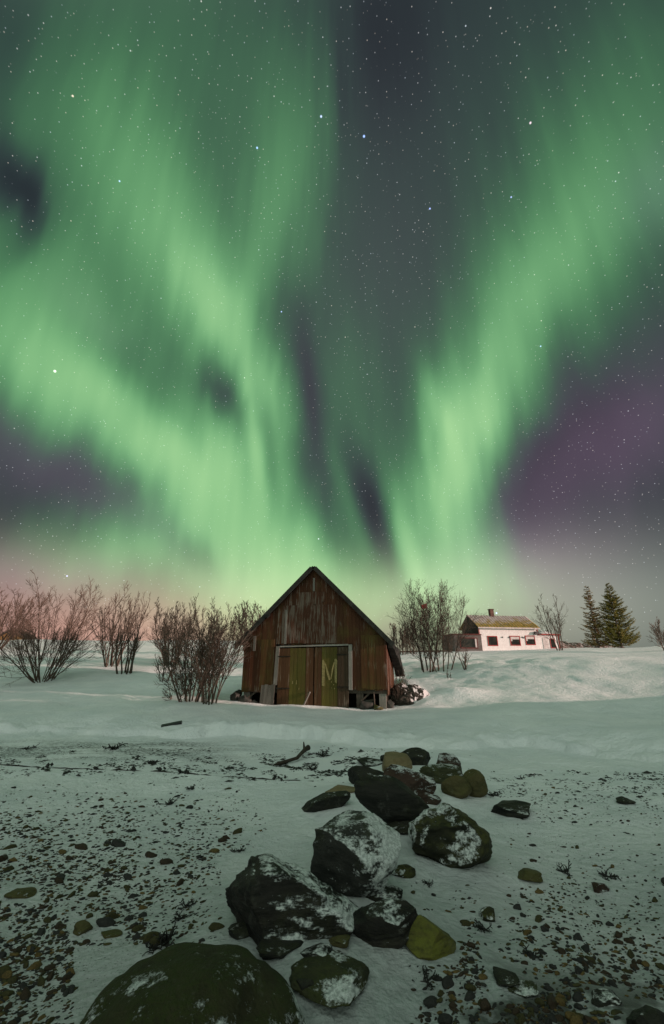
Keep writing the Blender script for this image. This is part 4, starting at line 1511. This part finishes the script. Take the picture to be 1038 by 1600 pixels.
def build_house():
    Y = 50.0
    p = spot(799, Y)
    root = tag(empty('house', (p.x, p.y, p.z), R(11)), 'white wooden house with red framed windows and rusty mossy tin roof on the snowy rise', 'house')
    HL, DP, EZ, RZ = 3.69, 3.9, 2.50, 4.0
    w = MB()
    w.box(-HL, HL, 0, .12, -.6, EZ)
    w.build('wall', M_SIDING, root)['label'] = 'white boarded front wall'
    for x in (-HL, HL - .12):
        vs = [(x, .122, -.6), (x, DP, -.6), (x, DP, EZ), (x, DP / 2, RZ - .03), (x, .122, EZ)]
        vs += [(a + .12, b, c) for a, b, c in vs]
        g = MB()
        g.add(vs, [(0, 1, 2, 3, 4), (9, 8, 7, 6, 5), (0, 5, 6, 1), (1, 6, 7, 2), (2, 7, 8, 3), (3, 8, 9, 4), (4, 9, 5, 0)])
        g.build('gable_wall', M_GABLE, root)['label'] = 'dark boarded gable wall'
    bk = MB()
    bk.box(-HL + .13, HL - .13, DP - .12, DP, -.6, EZ)
    bk.build('wall', M_GABLE, root)
    # corrugated roof
    rm = MB()
    n = 22
    for side in (0, 1):
        y0, z0, y1, z1 = (-.28, EZ - .02, DP / 2, RZ) if side == 0 else (DP + .28, EZ - .02, DP / 2, RZ)
        W0 = -HL - .22
        stp = (2 * HL + .44) / n
        for i in range(n):
            a = W0 + i * stp
            for u0, u1, h in ((0, .5, .05), (.5, 1, .0)):
                xa, xb = a + u0 * stp, a + u1 * stp
                vs = [(xa, y0, z0 + h), (xb, y0, z0 + h), (xb, y1, z1 + h), (xa, y1, z1 + h), (xa, y0, z0 + h - .07), (xb, y0, z0 + h - .07), (xb, y1, z1 + h - .07), (xa, y1, z1 + h - .07)]
                rm.add(vs, [(0, 1, 2, 3), (7, 6, 5, 4), (0, 4, 5, 1), (1, 5, 6, 2), (2, 6, 7, 3), (3, 7, 4, 0)])
    roof = rm.build('roof', M_TIN, root)
    c = MB()
    c.box(-.95, -.50, DP / 2 - .25, DP / 2 + .2, RZ - .1, RZ + .70)
    c.box(-1.0, -.45, DP / 2 - .30, DP / 2 + .25, RZ + .701, RZ + .78)
    c.build('chimney', M_BRICK, roof)
    t = MB()
    t.box(-HL - .2, HL + .2, -.33, -.285, EZ - .16, EZ - .02)
    t.build('fascia', M_CURT, root)
    t = MB()
    t.box(HL - .07, HL + .05, -.04, -.003, EZ - .85, EZ - .17)
    t.box(-HL - .04, -HL + .05, -.04, -.003, -.4, EZ - .17)
    t.build('corner_board', M_TRIM, root)
    window(root, -2.68, -1.62, .55, 1.45, 0, 0)
    window(root, .10, 1.22, .60, 1.50, 0, 1)
    window(root, 2.05, 3.12, .68, 1.55, 0, 1)
    b = MB()
    for x, z in ((-.95, 1.35), (-.10, 1.35), (1.55, 1.38), (1.75, 1.32)):
        b.box(x, x + .13, -.08, -.003, z, z + .13)
    b.build('wall_fitting', M_BLACK, root)
    b = MB()
    b.box(3.05, 3.85, -.34, -.035, 1.78, 1.86)
    b.box(3.2, 3.7, -.30, -.03, 1.861, 2.08)
    b.build('porch_lamp_hood', M_BLACK, root)
    # low grey shed built onto the left end
    s = MB()
    s.box(-HL - 3.3, -HL - .003, -.35, 2.6, -.6, 1.62)
    ax = s.build('annex_wall', M_SHED, root)
    ax['label'] = 'grey boarded annex with a flat roof at the left end'
    s = MB()
    s.box(-HL - 3.45, -HL - .003, -.5, 2.7, 1.621, 1.70)
    s.build('annex_roof', M_TRIMD, ax)
    window(root, -HL - 2.55, -HL - .60, .25, 1.22, -.35, 2, M_TRIMD)
    # bright porch at the right end, snow on its roof
    s = MB()
    s.box(HL + .003, HL + 2.75, .1, 2.6, -.6, 1.72)
    ax = s.build('porch_wall', M_SIDING, root)
    ax['label'] = 'bright white porch at the right end'
    s = MB()
    s.box(HL + .055, HL + 2.95, -.1, 2.7, 1.721, 1.86)
    s.box(HL + 2.60, HL + 2.78, .05, .095, -.5, 1.72)
    s.build('porch_roof', M_TRIM, ax)
    window(root, HL + 1.55, HL + 2.05, .35, 1.25, .1, 0)
    d = MB()
    d.box(HL + .55, HL + 1.25, .06, .095, -.3, 1.45)
    d.build('porch_door', M_CURT, ax)
    bm = bmesh.new()
    bmesh.ops.create_icosphere(bm, subdivisions=4, radius=1)
    for v in bm.verts:
        v.co = Vector((v.co.x * 1.25 + HL + 1.35, v.co.y * 1.2 + 1.4, max(0, v.co.z) * .40 * (1 + .4 * mnoise.noise(v.co * 2)) + 1.862))
    me = bpy.data.meshes.new('snow_cap')
    bm.to_mesh(me)
    bm.free()
    me.polygons.foreach_set('use_smooth', [True] * len(me.polygons))
    me.materials.append(M_CAP)
    o = bpy.data.objects.new('snow_cap', me)
    COL.objects.link(o)
    o.parent = ax
    return root


build_house()

# flagpole with a red and white pennant behind the birch
p = spot(673, 54)
root = tag(empty('flagpole', p), 'white flagpole with a red pennant seen through the birch', 'flagpole')
q = MB()
hp = tall(673, 54, 941)
q.tube([(0, 0, -.3), (0, 0, hp)], [.05, .03], 8)
q.build('pole', M_CURT, root)
q = MB()
q.add([(-.03, 0, hp - .15), (-.75, .05, hp - .35), (-.70, .0, hp - .85), (-.03, 0, hp - .75), (-.03, .02, hp - .15), (-.75, .07, hp - .35), (-.70, .02, hp - .85), (-.03, .02, hp - .75)],
      [(0, 1, 2, 3), (7, 6, 5, 4), (0, 4, 5, 1), (1, 5, 6, 2), (2, 6, 7, 3), (3, 7, 4, 0)])
q.build('pennant', plain('red_cloth', (.55, .03, .03), .7, .2, .2, 3), root)

# low rail fence along the crest behind the birch
root = tag(empty('fence', (0, 0, 0)), 'low dark rail fence along the snow crest between barn and white house', 'fence')
a, b = spot(606, 46), spot(706, 46)
q = MB()
N = 10
pts = []
for i in range(N + 1):
    c = a.lerp(b, i / N)
    c.z = Hs(c.x, c.y) + .18
    pts.append(c)
for i in range(N):
    q.beam(pts[i], pts[i + 1], .06, .16)
q.build('rail', M_DARKW, root)
for i, c in enumerate(pts[::2]):
    q = MB()
    q.box(c.x - .05, c.x + .05, c.y + .035, c.y + .12, c.z - .5, c.z + .12)
    q.build('post', M_DARKW, root)

# cottage beyond the left hill
p = spot(22, 58)
root = tag(empty('cottage', (p.x - .6, p.y, 2.45), R(20)), 'dark roofed cottage with ochre wall half hidden behind the left hill and shrubs', 'cottage')
q = MB()
q.prism([(-2.6, -.5), (2.6, -.5), (2.6, 2.0), (0, 3.6), (-2.6, 2.0)], 0, 5)
q.build('wall', plain('ochre_boards', (.20, .12, .045), .75, .2, .3, 2), root)
for s in (-1, 1):
    q = MB()
    q.prism([(0, 3.62), (s * 3.2, 1.66), (s * 3.2, 1.86), (0, 3.84)][::s], -.4, 5.4)
    q.build('roof', M_ROOF, root)
q = MB()
q.box(-.6, .6, -.06, -.004, .7, 1.7)
q.build('window', M_PANE, root)

# brushy bank behind the spruces
def bank_kit(k):
    P = k.coord()
    n = k.noise(P, 2.2, 6, .7)
    k.base(k.mix(k.step(n, .46, .60), (.16, .105, .085), (.55, .48, .46)), .9, .1)
    k.bump(n, 1.0, .3)


nx, ny = 90, 14
vs, fs = [], []
A = spot(862, 60)
Bq = spot(1004, 64)
for j in range(ny):
    for i in range(nx):
        u, v = i / (nx - 1), j / (ny - 1)
        c = A.lerp(Bq, u)
        z = Hs(c.x, c.y) - .5 + (math.sin(math.pi * min(1, v * 1.0)) * 2.0) * min(1, u * 6 + .2) * (1 - .55 * u) + .35 * mnoise.fractal(Vector((u * 40, v * 5, 0)), 1, 2, 4)
        vs.append((c.x, c.y + v * 9, z))
for j in range(ny - 1):
    for i in range(nx - 1):
        a = j * nx + i
        fs.append((a, a + 1, a + 1 + nx, a + nx))
q = MB()
q.add(vs, fs)
o = q.build('hill', mat('brushy_bank', bank_kit), None, True)
o['kind'] = 'structure'

# ------------------------------------------------------------------ wrack on the beach
M_WEED = plain('dark_seaweed', (.016, .015, .012), .5, .4, .4, 12)


def weed(label, px, py, size, seed, tallness=.5, group='dark seaweed clumps on the beach'):
    r = random.Random(seed)
    g, t = hit(px, py)
    q = MB()
    for s in range(9):
        az = r.uniform(0, 6.28)
        el = r.uniform(.1, 1.2) * tallness * 1.6
        d = Vector((math.cos(az) * math.cos(el), math.sin(az) * math.cos(el), math.sin(el)))
        pts, dirs = grow(q, Vector((r.gauss(0, .08), r.gauss(0, .08), -.01)) * size, d, size * r.uniform(.35, .6), size * .035, size * .02, 5, r, 0, .22, 5)
        for b in range(5):
            j = r.randrange(1, 6)
            kp, kd = grow(q, pts[j], side_dir(dirs[j], R(r.uniform(25, 60)), r), size * r.uniform(.10, .25), size * .026, size * .022, 3, r, 0, .25, 5)
            q.add(*ball(kp[-1], size * .035))
    o = q.build('seaweed', M_WEED, None, True)
    o.location = (g.x, g.y, g.z)
    tag(o, label, 'seaweed', group)


def ball(c, r):
    vs = [c + Vector(d) * r for d in ((1, 0, 0), (-1, 0, 0), (0, 1, 0), (0, -1, 0), (0, 0, 1), (0, 0, -1))]
    return vs, [(0, 2, 4), (2, 1, 4), (1, 3, 4), (3, 0, 4), (2, 0, 5), (1, 2, 5), (3, 1, 5), (0, 3, 5)]


WEEDS = [('branching seaweed standing upright above the huge mossy boulder', 258, 1474, .20, 1.0), ('flat seaweed beside the upright one', 240, 1484, .14, .3), ('small loose seaweed above the upright one', 283, 1436, .13, .4),
         ('snow dusted seaweed tuft among the left hand pebbles', 292, 1416, .14, .4), ('seaweed clump on the right hand beach below the lumpy boulder', 884, 1364, .20, .3), ('seaweed clump beside the rusty red stone', 950, 1370, .22, .25),
         ('seaweed clump left of the layered boulder', 372, 1330, .16, .3), ('long seaweed clump under the left snow bank', 180, 1170, .7, .1), ('seaweed clump far left under the snow bank', 45, 1170, .5, .12), ('seaweed heap near the driftwood', 505, 1181, .55, .18),
         ('seaweed clump under the driftwood', 490, 1202, .35, .12), ('seaweed clump on the white snow left of the row', 262, 1256, .35, .2), ('thin seaweed at the end of the rope', 392, 1218, .3, .12), ('seaweed scraps before the dark blocky boulder', 530, 1212, .3, .12),
         ('seaweed clump right of the tooth boulder', 770, 1242, .35, .1), ('seaweed on the right hand snow below the bank', 815, 1218, .3, .1), ('seaweed scrap beside the yellow green boulder', 668, 1534, .15, .25), ('seaweed scrap on the snow below the lumpy boulder', 668, 1381, .12, .2),
         ('seaweed clump by the rounded dark stone', 756, 1452, .14, .3), ('seaweed clump on the wet shingle', 830, 1496, .14, .3), ('seaweed clump left of the row in open snow', 300, 1232, .4, .1), ('seaweed clump on the grit strip', 235, 1194, .5, .12)]
for i, (lb, px, py, s, tl) in enumerate(WEEDS):
    weed(lb, px, py, s * (.75 if py > 1300 else .5), 800 + i, tl)

# rope along the grit strip with knots of weed
q = MB()
r = random.Random(77)
pts = []
for i in range(60):
    u = i / 59
    px = -30 + 520 * u
    py = 1193 + 27 * u + 1.6 * math.sin(u * 9) + r.uniform(-.4, .4)
    g, t = hit(px, py)
    pts.append(g + Vector((0, 0, r.uniform(-.012, .008))))
q.tube(pts, .012, 6)
rope = q.build('rope', plain('weedy_rope', (.030, .028, .022), .8, .2, .4, 10), None, True)
tag(rope, 'dark weedy rope lying across the left hand beach', 'rope')
for u in (.22, .35, .46, .55, .62, .9):
    q = MB()
    c = pts[int(u * 59)]
    for k in range(7):
        q.add(*ball(c + Vector((r.gauss(0, .06), r.gauss(0, .04), r.uniform(0, .05))), r.uniform(.015, .035)))
    q.build('weed_knot', M_WEED, rope, True)

# driftwood
a, _ = hit(437, 1196)
b, _ = hit(482, 1180)
m_ = a.lerp(b, .5)
q = MB()
q.tube([a + Vector((-.1, 0, .0)), a + Vector((0, 0, .03)), m_ + Vector((.05, -.1, .05)), a.lerp(b, .85) + Vector((0, 0, .11)), b + Vector((0, 0, .13))], [.02, .035, .03, .035, .05], 8)
q.tube([a.lerp(b, .85) + Vector((0, 0, .1)), b + Vector((-.1, .12, .2))], [.03, .012], 6)
o = q.build('driftwood', plain('dark_driftwood', (.045, .036, .027), .8, .2, .4, 8), None, True)
tag(o, 'bent dark driftwood branch lying before the snow bank', 'driftwood')

# black timber end in a hollow of the snow left of the barn
g, t = hit(268, 1134)
q = MB()
q.box(-.24, .24, -.06, .06, -.10, .10)
o = q.build('timber', M_BLACK)
o.location = g + Vector((0, .05, -.055))
o.rotation_euler = (.2, -.16, .25)
tag(o, 'black timber end sticking out of a hollow in the snow left of the barn', 'timber')

# fine litter of seaweed crumbs below the bank
r = random.Random(91)
q = MB()
n = 0
while n < 4200:
    zone = r.random()
    if zone < .45:
        px, py = r.gauss(490, 90), r.gauss(1192, 12)
    elif zone < .75:
        px, py = r.uniform(-20, 330), r.gauss(1188, 13)
    else:
        px, py = r.uniform(700, 1060), abs(r.gauss(0, 35)) + 1200
    if not 1166 < py < 1300 or any(bb[2][0] < px < bb[2][2] and bb[2][1] < py < bb[2][3] for bb in BOULDERS):
        continue
    if float(vnoise(px / 22, py / 7, 5)) < -.02:
        continue
    d = ray(px, py)
    t = (CAM_Z - .03) / -d.z
    x, y = d.x * t, d.y * t
    if y > ledge_y(x) - .15:
        continue
    s = .0075 * math.exp(r.gauss(0, .55)) * (1.2 if py < 1215 else .9)
    z = Hs(x, y)
    az = r.gauss(.2, .7)
    ux, uy = math.cos(az) * s * 2, math.sin(az) * s * 2
    q.add([(x - ux, y - uy, z), (x + uy * .4, y - ux * .4, z + s * .2), (x + ux, y + uy, z), (x - uy * .4, y + ux * .4, z + s * .3), (x, y, z + s * r.uniform(.4, .9))],
          [(0, 1, 4), (1, 2, 4), (2, 3, 4), (3, 0, 4)])
    n += 1
o = q.build('debris', M_WEED)
tag(o, 'fine dark crumbs of seaweed scattered below the snow bank', 'debris', None, 'stuff')
